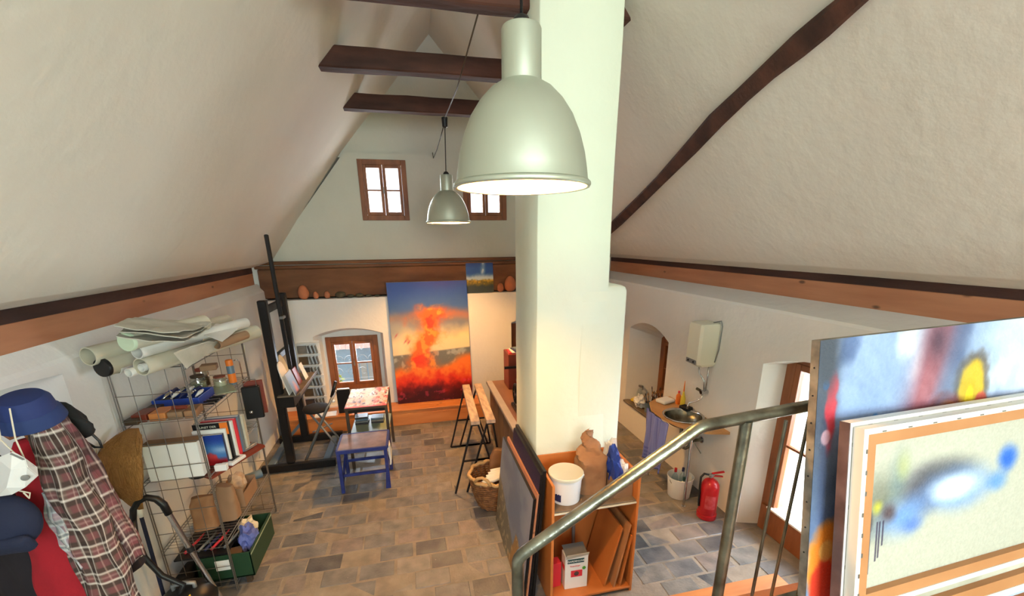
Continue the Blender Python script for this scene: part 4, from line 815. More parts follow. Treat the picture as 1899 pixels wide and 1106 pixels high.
# bucket with bottles
wb_ = thing('floor_bucket', 'white bucket holding cleaning bottles on the floor under the wash basin', 'bucket', (2.88, 3.83, 0)); c = (2.875, 3.83, .003)
mk('body', lathe(NB(), [(.03, .006), (.118, .0), (.122, .004), (.142, .24), (.148, .245), (.148, .258), (.143, .26), (.138, .24), (.118, .012), (.03, .012)], c, seg=32), M['white'], wb_, smooth=45)
mk('wire_handle', tube(NB(), [(c[0] + .15 * math.cos(a), c[1] - .02 - .03 * math.sin(a), .24 - .09 * math.sin(a)) for a in np.linspace(0, math.pi, 14)], .003, 6), M['wire'], wb_)
def bottle(x, y, z, r, h, body, cap, label, capm=None, group=None):
    t = thing('bottle', label, 'bottle', (x, y, z), group)
    mk('bottle_body', lathe(NB(), [(r * .9, 0), (r, .006), (r, h * .6), (r * .8, h * .72), (r * .35, h * .8), (r * .33, h * .87)], (x, y, z), seg=16), body, t, smooth=45); mk('bottle_cap', lathe(NB(), [(r * .42, h * .86), (r * .44, h * .87), (r * .42, h), (r * .1, h * 1.005)], (x, y, z), seg=14), cap, t, smooth=40); return t
M['clearblue'] = glass_mat('pale_blue_bottle', (.82, .9, .92), .12, .1)
bottle(2.825, 3.86, .017, .038, .33, M['clearblue'], M['red'], 'clear bottle with red cap standing in the white bucket'); bottle(2.925, 3.86, .017, .036, .32, M['clearblue'], M['navyprint'], 'clear bottle with blue cap standing in the white bucket'); bottle(2.885, 3.77, .017, .036, .25, M['greyblue'], M['teal'], 'short dark bottle at the front of the white bucket')
fe = thing('fire_extinguisher', 'red fire extinguisher with black hose on the floor by the wash corner', 'extinguisher', (2.94, 3.4, 0)); c = (2.93, 3.40, .003)
mk('base_ring', lathe(NB(), [(.1, 0), (.102, .004), (.1, .05), (.09, .052)], c, seg=28), M['red'], fe, smooth=40)
mk('cylinder', lathe(NB(), [(.085, .03), (.092, .06), (.092, .36), (.086, .40), (.066, .435), (.035, .455), (.022, .46), (.022, .485)], c, seg=32), M['red'], fe, smooth=45)
mk('valve', box(NB(), (2.93, 3.40, .50), (.06, .035, .04), .3, .006), M['greysteel'], fe); mk('grip', beam(beam(NB(), (2.93, 3.40, .525), (3.05, 3.37, .545), .022, .012), (2.93, 3.40, .50), (3.04, 3.37, .49), .022, .01), M['red'], fe)
mk('hose', tube(NB(), [(2.91, 3.41, .505), (2.86, 3.43, .515), (2.825, 3.43, .48), (2.822, 3.425, .38), (2.828, 3.42, .22), (2.832, 3.415, .14)], .012, 8), M['blackplastic'], fe, smooth=True)
b = NB(); rings = []
for z in (.14, .30): rings.append([(c[0] + .0928 * math.cos(a), c[1] + .0928 * math.sin(a), z) for a in np.linspace(-2.6, -1.4, 12)])
loft(b, rings, close=False, caps=False); mk('label_panel', b, mat('faded_red_label', (196, 84, 86), .5, col2=(178, 40, 44), vscale=22), fe)
# sill with brushes
sb = thing('sill_shelf', 'dark worn wooden sill board full of brushes in the arched recess', 'shelf', (3.3, 5.3, .43)); mk('board', box(NB(), (3.36, 5.28, .446), (.46, 1.02, .03), None, .006), M['shelfdark'], sb)
ZS = .462
sp = thing('spray_bottle', 'clear spray bottle with grey trigger at the far end of the brush sill', 'bottle', (3.38, 5.72, ZS)); c = (3.36, 5.70, ZS)
mk('bottle_body', lathe(NB(), [(.042, 0), (.046, .01), (.045, .13), (.03, .17), (.014, .2), (.014, .215)], c, seg=18), M['clearblue'], sp, smooth=45); mk('trigger_head', box(box(NB(), (3.36, 5.69, ZS + .235), (.028, .1, .035), .3, .005), (3.375, 5.645, ZS + .205), (.012, .015, .05), .3), M['greysteel'], sp)
mk('sponge', box(NB(), (3.28, 5.66, ZS + .02), (.1, .13, .038), .4, .008), M['yellow'], loc=(3.28, 5.66, ZS), label='yellow sponge lying beside the spray bottle on the sill', cat='sponge')
mk('sponge', box(NB(), (3.30, 5.65, ZS + .056), (.08, .11, .032), .2, .008), M['tubecard'], loc=(3.3, 5.65, ZS + .04), label='pale sponge lying on top of the yellow sponge on the sill', cat='sponge')
blob('plastic_bag', 'crumpled white plastic bag on the sill in front of the brush pots', (3.22, 5.42, ZS), (.09, .1, .1), M['clearbag'], 'bag', .5)
br = random.Random(5); bcol = [M['redbrown'], M['darkwood'], M['redprint'], M['straw'], M['blackplastic'], M['white']]
pots = [(3.24, 5.22, .058, .15, 'greyblue', 'grey-blue'), (3.36, 5.27, .05, .13, 'white', 'white'), (3.33, 5.08, .055, .14, 'darkwood', 'brown'), (3.44, 5.10, .05, .13, 'tubecard', 'cream')]
for x, y, r, h, m_, nm in pots:
    t = thing('brush_pot', nm + ' pot packed with paint brushes on the window sill', 'pot', (x, y, ZS)); mk('pot', lathe(NB(), [(r * .85, 0), (r, h), (r * .92, h), (r * .78, .01), (.005, .01)], (x, y, ZS), seg=18, cap1=False), M[m_], t, smooth=40)
    for k in range(8):
        a = br.uniform(0, 6.28); q = r * .5; l = br.uniform(.24, .36); p0 = V((x + q * .4 * math.cos(a), y + q * .4 * math.sin(a), ZS + .012)); p1 = V((x + (q + .055) * math.cos(a), y + (q + .055) * math.sin(a), ZS + l))
        w = thing('paint_brush', 'paint brush standing in the %s pot on the window sill' % nm, 'brush', p0, 'brushes in the %s pot' % nm); col = bcol[(k + len(nm)) % 6]; d = (p1 - p0)
        mk('brush_handle', tube(NB(), [p0, p0 + d * .75], [.003, .006], 6), col, w); mk('ferrule', tube(NB(), [p0 + d * .75, p0 + d * .86], .0065, 6), M['chrome'], w); mk('bristles', tube(NB(), [p0 + d * .86, p0 + d * .93, p1], [.0065, .008, .002], 6), M['darkwood'] if k % 2 else M['straw'], w)
mk('soap_dish', box(NB(), (2.99, 4.45, ZC + .022), (.2, .15, .042), .3, .012), M['white'], loc=(2.99, 4.45, ZC), label='white plastic tub lying on the counter behind the steel bowl', cat='tub')
bottle(3.11, 4.36, ZC, .03, .17, M['orange'], M['redprint'], 'small orange bottle on the counter against the right wall')
yb = thing('nozzle_bottle', 'yellow bottle with long thin nozzle standing on the counter by the wall', 'bottle', (3.11, 4.27, ZC)); mk('bottle_body', lathe(NB(), [(.028, 0), (.03, .006), (.028, .11), (.014, .16), (.008, .2)], (3.11, 4.27, ZC), seg=14), M['yellow'], yb, smooth=45); mk('nozzle', lathe(NB(), [(.009, .195), (.006, .27), (.003, .33)], (3.11, 4.27, ZC), seg=10), M['orange'], yb, smooth=True)
mk('scouring_pad', box(NB(), (3.09, 4.17, ZC + .022), (.1, .13, .042), .2, .008), M['blackfab'], loc=(3.09, 4.17, ZC), label='black scouring pad on the counter beside the steel bowl', cat='sponge')

# ================================================================== RAILING AND BIG CANVASES
rl = thing('stair_railing', 'worn bare steel tube railing with thin upright rods in the foreground', 'railing', (.97, 1.2, 1.3))
A = P(960, 1034, 'y', 1.2); B = P(1300, 791, 'y', 1.2); E_ = P(1530, 747, 'y', 1.25)
def arc(p, q, r, k=6): return [p.lerp(q, i / k).lerp(q.lerp(r, i / k), i / k) for i in range(k + 1)]
d1 = (B - A).normalized(); d2 = (E_ - B).normalized()
pts = [V((A.x, 1.2, 1.0))] + [V((A.x, 1.2, A.z - .06))] + arc(V((A.x, 1.2, A.z - .03)), A, A + d1 * .03, 4) + [A + d1 * .2] + arc(B - d1 * .022, B, B + d2 * .025) + [E_ + d2 * .9]
pts = [p for i, p in enumerate(pts) if i == 0 or (p - pts[i - 1]).length > 1e-4]
hr = tube(NB(), pts, .0225, 16); mk('handrail', hr, M['steel'], rl, smooth=60)
pt = P(1382, 795, 'y', 1.208); mk('post', tube(NB(), [(pt.x, 1.208, 1.0), (pt.x, 1.208, pt.z + .03)], .0215, 16), M['steel'], rl, smooth=60)
for px in (1458, 1501, 1560, 1620): q = P(px, 780 - (px - 1458) * .19, 'y', 1.225); mk('rod', tube(NB(), [(q.x, 1.225, 1.0), (q.x, 1.225, q.z)], .0065, 8), M['steel'], rl, smooth=60)
mk('bottom_bar', beam(NB(), (pt.x, 1.21, 1.325), (3.0, 1.3, 1.325), .03, .03), M['steel'], rl)
mk('gallery_deck', bx((1.05, -3.98, 1.2), (3.16, 1.32, 1.3), .004), M['pine_y'], kind='structure').name = 'floor_gallery'
ld = thing('low_landing', 'low orange wooden landing box by the railing foot near the floor-length window', 'step', (2.0, 1.9, 0))
mk('deck_board', bx((1.15, 1.45, .17), (2.8, 2.352, .2), .004), M['pine_x'], ld); mk('side_board', bx((1.15, 2.3, 0), (2.78, 2.335, .17), .003), M['pine_x'], ld); mk('side_board', bx((2.745, 1.45, 0), (2.78, 2.3, .17), .003), M['pine_x'], ld)
def storm(u, v):
    u = u / .776; v = 1 - (1 - v) / 1.28
    n = fbm(u * 4, v * 4, 51); n2 = fbm(u * 9 + v * 3, v * 9, 52); n3 = fbm(u * 30, v * 30, 53); c = np.zeros(u.shape + (3,)); c[:] = (142, 164, 202); c = mixc(c, (88, 108, 150), sst(.5, .68, n)); c = mixc(c, (206, 218, 236), .8 * sst(.52, .7, fbm((u + v) * 3, (u - v) * 5, 54)))
    c = mixc(c, (206, 220, 244), sst(.55, .85, u) * .8); c = mixc(c, (70, 76, 92), (1 - sst(.02, .09, u + (n - .5) * .04)) * sst(.55, .75, v) * .85)
    st_ = np.exp(-((u - .40 - .35 * (v - .78)) / .07) ** 2) * sst(.6, .72, v + (n - .5) * .1); c = mixc(c, (160, 100, 112), np.clip(st_ * 1.1, 0, 1)); c = mixc(c, (92, 68, 84), np.clip(np.exp(-((u - .46) / .05) ** 2 - ((v - .97) / .05) ** 2), 0, 1))
    c = mixc(c, (190, 140, 126), np.exp(-((u - .3) / .10) ** 2 - ((v - .70) / .07) ** 2) * .8)
    def bl(cu, cv, ru, rv, col, k=1.): 
        nonlocal c; d = np.sqrt(((u - cu) / ru) ** 2 + ((v - cv) / rv) ** 2) + (n3 - .5) * .35; c = mixc(c, col, (1 - sst(.75, 1.1, d)) * k)
    bl(.625, .85, .085, .095, (96, 86, 76), .8); bl(.625, .845, .062, .072, (206, 172, 54)); bl(.62, .80, .02, .05, (232, 206, 50)); bl(.51, .785, .085, .06, (150, 70, 64), .8); bl(.52, .78, .05, .045, (232, 104, 34)); bl(.49, .765, .016, .014, (240, 190, 60)); bl(.675, .80, .03, .03, (204, 96, 80))
    rs = (1 - sst(.6, 1., np.sqrt(((u - .055) / .028) ** 2 + ((v - .84) / .11) ** 2) + (n3 - .5) * .8)); c = mixc(c, (204, 70, 84), rs); bl(.03, .90, .012, .012, (56, 120, 210)); c = c + ((fbm(u * 140, v * 140, 58) - .5) * 14 + (fbm(u * 26 + v * 20, v * 26, 59) - .5) * 24)[..., None]; bl(.225, .80, .014, .018, (96, 150, 214)); bl(.04, .78, .02, .02, (224, 180, 190), .8)
    c = mixc(c, (78, 94, 124), np.exp(-((u - .06) / .1) ** 2 - ((v - .66) / .07) ** 2) * .9); c = mixc(c, (70, 76, 88), np.clip(np.exp(-((u - .03) / .045) ** 2) * sst(.82, .95, v) * 1.2, 0, 1)); c = mixc(c, (92, 108, 140), np.exp(-((u - .5 - .3 * (v - .8)) / .05) ** 2) * .6); bl(.07, .47, .075, .11, (236, 140, 50)); bl(.07, .41, .06, .08, (222, 66, 44)); bl(.07, .5, .03, .03, (240, 190, 110), .7); bl(.04, .2, .1, .08, (130, 150, 190), .7)
    return c
BL_ = P(1480, 1180, 'x', 1.365); 
TLc = P(1521, 632, 'y', 1.16); tilt = .16; Hc = 1.25; dn = V((0, -math.sin(tilt), -math.cos(tilt))); BLc = TLc + dn * Hc + V((.0, 0, 0))
ux = (P(1899, 592, 'y', 1.165) - TLc); ux = V((ux.x, .02, ux.z * 1.0)).normalized()
bgc = canvas('storm_painting', 'large blue and white abstract canvas with yellow and orange blobs leaning on the railing', 'painting', BLc, BLc + ux * 1.55, TLc, .032, storm, 320, 260, M['dirtyedge'])
for k in range(8): mk('tack', lathe(NB(), [(.0035, 0), (.0028, .002)], TLc + dn * (.1 + k * .1) + V((-.0005, .016, 0)), (-1, 0, 0), 8), M['skyblack'], bgc)
# smaller stretcher frames seen from behind
def backpic(u, v):
    u = u / .82; v = v + .05
    n = fbm(u * 5, v * 5, 61); n3 = fbm(u * 40, v * 40, 62); c = np.zeros(u.shape + (3,)); c[:] = (184, 184, 172)
    def bl(cu, cv, ru, rv, col, k=1., soft=.9):
        nonlocal c; d = np.sqrt(((u - cu) / (ru * 1.25)) ** 2 + ((v - cv) / (rv * 1.35)) ** 2) + (n - .5) * .45; c = mixc(c, col, (1 - sst(1 - soft, 1.15, d)) * k)
    bl(.10, .62, .13, .22, (100, 104, 92), .8); bl(.2, .72, .08, .2, (92, 120, 130), .6); bl(.34, .64, .16, .18, (74, 74, 90), .9); bl(.50, .74, .2, .1, (80, 82, 92), .85); bl(.08, .60, .035, .05, (196, 190, 60), .9); bl(.22, .84, .05, .1, (176, 180, 120), .6)
    bl(.24, .5, .17, .14, (110, 150, 214), .95); bl(.6, .6, .24, .15, (104, 150, 226), .95); bl(.58, .62, .16, .09, (232, 240, 250), 1., .8); bl(.92, .75, .07, .09, (40, 100, 214), 1.); bl(.85, .6, .08, .08, (84, 140, 214), .8); bl(.15, .55, .055, .07, (84, 66, 70), .9); bl(.3, .42, .08, .06, (70, 110, 200), .7); bl(.02, .52, .035, .07, (60, 60, 66), .9, .5)
    for a, l in ((.045, .3), (.085, .22), (.1, .2), (.12, .12)): c = mixc(c, (66, 60, 84), (np.abs(u - a) < .004) * (v < .5) * (v > .45 - l) * .9)
    c = mixc(c, (66, 62, 66), (1 - sst(.7, 1.1, np.sqrt(((u - .0) / .03) ** 2 + ((v - .56) / .075) ** 2))) * .9)
    return c + ((fbm(u * 120, v * 80, 63) - .5) * 22)[..., None]
YR = .601 / .56
ux2 = V((0, 0, 0))
def stretcher(label, TL, W_, H_, th, lt, wrap, bar, face, pictured):
    dn = V((0, -math.sin(lt), -math.cos(lt))); u = ux2; n = u.cross(-dn).normalized(); BL = TL + dn * H_; t = thing('stretched_canvas', label, 'canvas', BL + u * W_ / 2)
    def strip(nm, a0, b0, a1, b1, d0, d1, m):   # along u, down
        p = [TL + u * a0 + dn * b1, TL + u * a1 + dn * b1, TL + u * a0 + dn * b0]; mk(nm, quadbox(NB(), p[0] + n * d1, p[1] + n * d1, p[2] + n * d1, d1 - d0), m, t)
    strip('canvas_back', .03, .03, W_ - .03, H_ - .03, -th, -th + .004, face)
    for a0, b0, a1, b1 in ((0, 0, W_, wrap), (0, H_ - wrap, W_, H_), (0, wrap, wrap, H_ - wrap), (W_ - wrap, wrap, W_, H_ - wrap)): strip('canvas_wrap', a0, b0, a1, b1, -th - .002, .003, M['paper'])
    for a0, b0, a1, b1 in ((wrap, wrap, W_ - wrap, wrap + bar), (wrap, H_ - wrap - bar, W_ - wrap, H_ - wrap), (wrap, wrap + bar, wrap + bar, H_ - wrap - bar), (W_ - wrap - bar, wrap + bar, W_ - wrap, H_ - wrap - bar)): strip('stretcher_bar', a0, b0, a1, b1, -th, 0, M['stretcher'])
    if not pictured: strip('painted_side', -.004, 0, -.0005, H_, -th - .002, .003, M['pinkedge'])
    for k in range(9): strip('staple', .012 + (k % 3) * .004, .07 + k * .075, .018 + (k % 3) * .004, .085 + k * .075, .003, .0045, M['wire'])
    for k in range(8): strip('staple', .08 + k * .12, .014, .098 + k * .12, .018, .003, .0045, M['wire'])
    if pictured:
        a = wrap + bar; o = TL + u * a + dn * (H_ - wrap - bar) + n * (-th + .006); picture('soaked_paint', M['vpaint'], t, o, u * (W_ - 2 * a), -dn * (H_ - 2 * a), 240, 150, backpic)
    return t
TS = P(1576, 786, 'y', 1.035); ux2 = P(1899, 735, 'y', 1.035); kk = (2.9 - TS.z) / (2.9 - ux2.z); ux2 = P(1899, 735, 'y', 1.035 * kk) - TS; ux2.normalize()
stretcher('white-edged stretched canvas between the storm painting and the paint-soaked canvas', TS + V((0, 0, .002)), 1.2, .86, .03, .17, .03, .05, M['canvascloth'], False)
TS2 = P(1602, 797, 'y', .995)
t2 = stretcher('stretched canvas seen from behind, orange wood bars and blue soaked paint, frontmost at right', TS2, 1.1, .67, .03, .17, .02, .04, M['canvascloth'], True)

# ================================================================== WIRE RACK ON THE LEFT AND ITS CONTENTS
RX0, RX1, RY0, RY1 = -2.16, -1.69, 3.47, 4.62
wr_ = thing('wire_rack', 'tall grey wire shelving rack crowded with studio supplies along the left wall', 'rack', (-1.93, 4.05, 0))
for x in (RX0, RX1):
    for y in (RY0, RY1): mk('post', tube(tube(NB(), [(x, y - .012, 0), (x, y - .012, 2.06)], .005, 6), [(x, y + .012, 0), (x, y + .012, 2.06)], .005, 6), M['wire'], wr_)
for y in (RY0, RY1):
    b = NB()
    for k in range(1, 4): x = RX0 + (RX1 - RX0) * k / 4; tube(b, [(x, y, .05), (x, y, 2.04)], .0025, 5)
    for k in range(11): z = .06 + k * .198; tube(b, [(RX0, y, z), (RX1, y, z)], .003, 5)
    mk('end_grid', b, M['wire'], wr_)
SZ = {'low': .09, 'third': .50, 'second': 1.12, 'upper': 1.61, 'top': 2.04}
for z in SZ.values():
    b = NB()
    for x in (RX0, RX1): tube(b, [(x, RY0, z), (x, RY1, z)], .0045, 6); tube(b, [(x, RY0, z - .03), (x, RY1, z - .03)], .0035, 6)
    mk('shelf_frame', b, M['greysteel'], wr_); b = NB()
    for k in range(28): y = RY0 + .02 + k * (RY1 - RY0 - .04) / 27; tube(b, [(RX0, y, z), (RX1, y, z)], .0022, 4)
    mk('shelf_wires', b, M['wire'], wr_, kind='stuff')
# tubes on top: direction from the near left to the far right
dT = V((.42, 1.12, 0)).normalized()
def ptube(px, py, z, r, L, m, label, hole=True, capm=None, back=.0):
    p = P(px, py, 'z', z) - dT * back; q = p + dT * L + V((0, 0, .012)); t = thing('paper_tube', label, 'tube', p, 'tubes and rolls on top of the rack')
    x, y, d = frame_of(q - p); b = NB(); prof = [(r, 0), (r * 1.005, L * .3), (r * .99, L * .6), (r, L)]
    if hole: prof = [(r * .88, .16), (r * .88, 0)] + prof
    lathe(b, prof, p, d, 22, cap0=True, cap1=True); mk('tube_wall', b, m, t, smooth=40)
    if capm: mk('end_cap', lathe(NB(), [(r * 1.0, -.004), (r * 1.03, 0), (r * 1.03, .02)], p, d, 22), capm, t, smooth=40)
    return t
M['palegreen'] = mat('pale_green_cap', (196, 214, 186), .6)
ptube(163, 662, 2.20, .064, 1.2, M['tubecard'], 'thick beige canvas roll with open end, leftmost on top of the rack')
ptube(189, 683, 2.115, .062, 1.1, M['tubecard'], 'card tube with black end cap on top of the rack', False, M['blackplastic'])
ptube(215, 684, 2.09, .042, 1.0, M['tubewhite'], 'white open card tube right of the black-capped one on the rack')
ptube(262, 681, 2.11, .062, 1.1, M['tubecard'], 'glossy beige card tube with a smaller roll inside its dark end')
ptube(262, 683, 2.10, .028, .5, M['paper'], 'thin white roll inside the glossy beige card tube')
ptube(234, 635, 2.30, .06, .62, M['tubecard'], 'beige tube with pale green end lying on the other tubes', False, M['palegreen'])
ptube(254, 654, 2.215, .045, 1.0, M['tubewhite'], 'white open card tube lying on top between the green-capped and glossy tubes')
ptube(238, 692, 2.075, .03, .8, M['paper'], 'small crumpled paper roll at the rack edge under the glossy tube')
ptube(330, 642, 2.17, .038, .5, M['tubewhite'], 'short greyish shiny roll on the right of the white tubes')
ptube(402, 640, 2.14, .036, .32, M['card'], 'brown card tube sticking out at the far end of the rack top')
ptube(370, 628, 2.20, .03, .3, M['tubecard'], 'short yellowish roll lying under the white sheet at the far rack end')
def sheet(name, label, corners, m, amp, nu=26, nv=16, th=.006, cat='cloth', seed=0, sc=4):
    a, b_, c_, d_ = [V(q) for q in corners]; b = NB(); G = []
    for s in (0, 1):
        g = []
        for i in range(nv):
            v = i / (nv - 1); row = []
            for j in range(nu):
                u = j / (nu - 1); p = a.lerp(b_, u).lerp(d_.lerp(c_, u), v); p = p + V((0, 0, amp * (mnoise.noise(V((p.x * sc, p.y * sc, seed))) + .4 * mnoise.noise(V((p.x * sc * 2.5, p.y * sc * 2.5, seed + 4)))) - s * th)); row.append(b.verts.new(p))
            g.append(row)
        G.append(g)
    for s, g in enumerate(G):
        for r0, r1 in zip(g, g[1:]):
            for j in range(nu - 1): f = (r0[j], r0[j + 1], r1[j + 1], r1[j]); b.faces.new(f if s == 0 else f[::-1])
    per = lambda g: g[0] + [r[-1] for r in g[1:]] + g[-1][-2::-1] + [r[0] for r in g[-2:0:-1]]
    p0, p1 = per(G[0]), per(G[1]); n = len(p0)
    for k in range(n): b.faces.new((p0[k], p1[k], p1[(k + 1) % n], p0[(k + 1) % n]))
    return mk(name, b, m, smooth=50, loc=a, label=label, cat=cat)
zc = 2.3
fc = thing('folded_canvas', 'crumpled folded raw canvas cloth lying on top of the paper tubes', 'cloth', P(330, 620, 'z', 2.3))
def layer(nm, px, z, amp, seed):
    o = sheet(nm, None, [P(*p, 'z', zz) for p, zz in zip(px, z)], M['canvascloth'], amp, seed=seed); base = WL[fc.name]; o.parent = fc; o.location = V(o.location) - base
    for q in ('label', 'category', 'kind'):
        if q in o: del o[q]
    return o
layer('cloth_layer', ((215, 622), (342, 634), (392, 606), (250, 598)), (2.36, 2.30, 2.27, 2.36), .02, 1)
layer('cloth_layer', ((220, 613), (338, 628), (392, 603), (252, 594)), (2.39, 2.33, 2.29, 2.39), .02, 2)
layer('cloth_layer', ((211, 604), (332, 618), (398, 599), (250, 588)), (2.42, 2.36, 2.31, 2.42), .025, 3)
sheet('canvas_flap', 'grey cloth flap hanging over the near edge of the tubes at the far end', [P(322, 655, 'z', 2.2), P(346, 684, 'z', 2.06), P(425, 628, 'z', 2.13), P(385, 634, 'z', 2.2)], M['canvascloth'], .02, seed=5)
sheet('white_paper', 'white sheet of paper lying flat at the far end of the rack top', [P(378, 622, 'z', 2.225), P(412, 634, 'z', 2.19), P(452, 602, 'z', 2.22), P(400, 600, 'z', 2.26)], M['paper'], .006, cat='paper', seed=7, th=.003)
# upper shelf
z1 = SZ['upper'] + .004
mk('dark_board', box(NB(), (-2.10, 3.72, z1 + .022), (.09, .5, .04), -.05, .004), M['darkwood'], loc=(-2.1, 3.72, z1), label='dark wooden slat lying along the wall side of the upper rack shelf', cat='board')
bt_ = thing('blue_tray', 'blue plastic tray of small tubes and bottles on the upper rack shelf', 'tray', (-1.97, 3.95, z1))
mk('tray_floor', box(NB(), (-1.965, 3.95, z1 + .005), (.34, .28, .008), None), M['blueplastic'], bt_)
for q in ((-1.965, 3.81, .34, .01), (-1.965, 4.09, .34, .01)): mk('tray_wall', box(NB(), (q[0], q[1], z1 + .035), (q[2], q[3], .07), None, .003), M['blueplastic'], bt_)
for q in (-2.13, -1.80): mk('tray_wall', box(NB(), (q, 3.95, z1 + .035), (.01, .28, .07), None, .003), M['blueplastic'], bt_)
for k in range(9):
    x = -2.09 + (k % 5) * .06; y = 3.88 + (k // 5) * .12; t = thing('paint_tube', 'small metal paint tube lying in the blue tray', 'tube', (x, y, z1 + .009), 'paint tubes in the blue tray')
    mk('tube_body', tube(NB(), [(x, y, z1 + .055), (x + .015, y + .05, z1 + .075), (x + .02, y + .08, z1 + .08)], [.004, .016, .015], 10), [M['chrome'], M['paper'], M['navyprint']][k % 3], t, smooth=True); mk('cap', tube(NB(), [(x + .02, y + .08, z1 + .08), (x + .024, y + .1, z1 + .083)], .008, 8), M['white'], t)
for k, (x, w, m_, lb) in enumerate(((-2.08, .10, 'redbrown', 'reddish brown paint box at the near edge of the upper rack shelf, against the wall'), (-1.965, .11, 'pine_x', 'orange pastel box at the near edge of the upper rack shelf'), (-1.85, .1, 'card', 'brown cardboard box at the near edge of the upper rack shelf'), (-1.75, .08, 'kraft', 'crumpled tan carton by the front post on the upper rack shelf'))):
    mk('small_box', box(NB(), (x, 3.60, z1 + .03), (w, .16, .058), .05 * (k - 1), .004), M[m_], loc=(x, 3.6, z1), label=lb, cat='box')
mk('pencil_case', tube(NB(), [(-1.88, 3.585, z1 + .075), (-1.78, 3.57, z1 + .078)], .016, 10), M['redbrown'], loc=(-1.83, 3.58, z1 + .06), smooth=40, label='brown rounded pencil case lying on the cardboard box on the upper shelf', cat='case')
for k in range(5): mk('chrome_bar', box(NB(), (-1.735 + .004 * k, 3.80 + k * .045, z1 + .012), (.1, .018, .02), .1, .003), M['chrome'] if k % 2 == 0 else M['blacksteel'], loc=(-1.735, 3.8 + k * .045, z1), label='metal clip bar lying on the front edge of the upper rack shelf', cat='bar', group='metal clip bars on the upper shelf')
def jar(x, y, z, r, h, lab, lid='darkwood', fill='olive'):
    t = thing('glass_jar', lab, 'jar', (x, y, z)); mk('glass', lathe(NB(), [(r * .9, 0), (r, .008), (r, h * .75), (r * .82, h * .86), (r * .82, h * .9)], (x, y, z), seg=20), M['jar'], t, smooth=45); mk('contents', lathe(NB(), [(r * .85, .006), (r * .92, .012), (r * .92, h * .55)], (x, y, z), seg=16), M[fill], t, smooth=40); mk('lid', lathe(NB(), [(r * .88, h * .88), (r * .9, h * .89), (r * .9, h), (r * .8, h * 1.01)], (x, y, z), seg=20), M[lid], t, smooth=40); return t
jar(-1.96, 4.22, z1, .06, .15, 'glass jar with dark lid left of the wooden block on the upper rack shelf'); jar(-1.83, 4.33, z1, .055, .1, 'low glass jar with dark lid and pale contents near the orange-capped can', 'redbrown', 'cream'); jar(-1.99, 4.38, z1, .055, .17, 'tall glass jar with brown lid behind the other jars on the rack', 'redbrown', 'darkwood')
mk('wood_block', box(NB(), (-1.9, 4.34, z1 + .19), (.13, .1, .05), .2, .005), M['card'], loc=(-1.9, 4.34, z1 + .165), label='brown cork block lying on top of the jars on the upper rack shelf', cat='block')
sc_ = thing('spray_can', 'grey spray can with bright orange cap at the far end of the upper rack shelf', 'can', (-1.735, 4.36, z1)); mk('can_body', lathe(NB(), [(.03, 0), (.032, .004), (.032, .175), (.026, .19)], (-1.735, 4.36, z1), seg=18), M['greyblue'], sc_, smooth=45); mk('colour_band', lathe(NB(), [(.0325, .02), (.0325, .11)], (-1.735, 4.36, z1), seg=18, cap0=False, cap1=False), M['orange'], sc_, smooth=True); mk('spray_cap', lathe(NB(), [(.031, .186), (.031, .235), (.026, .242), (.008, .243)], (-1.735, 4.36, z1), seg=18), M['orange'], sc_, smooth=45)
mk('yellow_ruler', box(NB(), (-1.76, 4.2, z1 + .006), (.16, .28, .008), .5, .001), M['olive'], loc=(-1.76, 4.2, z1), label='olive yellow set square lying in front of the jars on the rack', cat='ruler')
mk('hook_wire', tube(NB(), [(-1.70, 4.5, z1), (-1.70, 4.5, z1 + .18), (-1.715, 4.49, z1 + .21), (-1.74, 4.48, z1 + .2)], .006, 8), M['chrome'], loc=(-1.7, 4.5, z1), smooth=True, label='bent chrome rod standing next to the orange-capped can', cat='rod')
# second shelf: white box and books
z2 = SZ['second'] + .004
wbx = thing('white_box', 'large white box with brown edge at the near end of the second rack shelf', 'box', (-1.92, 3.66, z2)); mk('carton', bx((-2.11, 3.49, z2), (-1.735, 3.60, z2 + .30), .004), M['paper'], wbx); mk('lid_edge', bx((-2.112, 3.488, z2 + .301), (-1.733, 3.602, z2 + .307)), M['card'], wbx)
def cover(u, v): n = fbm(u * 5, v * 5, 71); c = np.zeros(u.shape + (3,)); c[:] = (60, 110, 170); c = mixc(c, (30, 58, 140), sst(.55, .9, v)); c = mixc(c, (180, 200, 220), np.exp(-((v - .5) / .1) ** 2) * sst(.4, .9, u) * .6); c = mixc(c, (190, 60, 60), 1 - sst(.38, .5, v + (n - .5) * .4 + np.abs(u - .35) * .5)); c = mixc(c, (140, 24, 30), 1 - sst(.1, .3, v)); return c
bkdefs = [(.030, .24, .27, 'cover', 'art book with blue sky and red peak cover, front of the book row'), (.02, .245, .30, 'paper', 'white book directly behind the blue and red art book'), (.035, .26, .345, 'blackplastic', 'tall book with black and orange cover in the book row'), (.03, .25, .33, 'paper', 'tall white spine book in the middle of the rack book row'), (.028, .26, .335, 'redprint', 'red spine book in the rack book row'), (.045, .255, .34, 'greyblue', 'grey folder after the red book in the rack book row'), (.05, .265, .32, 'tubecard', 'beige lever file at the far end of the book row')]
y = 3.665
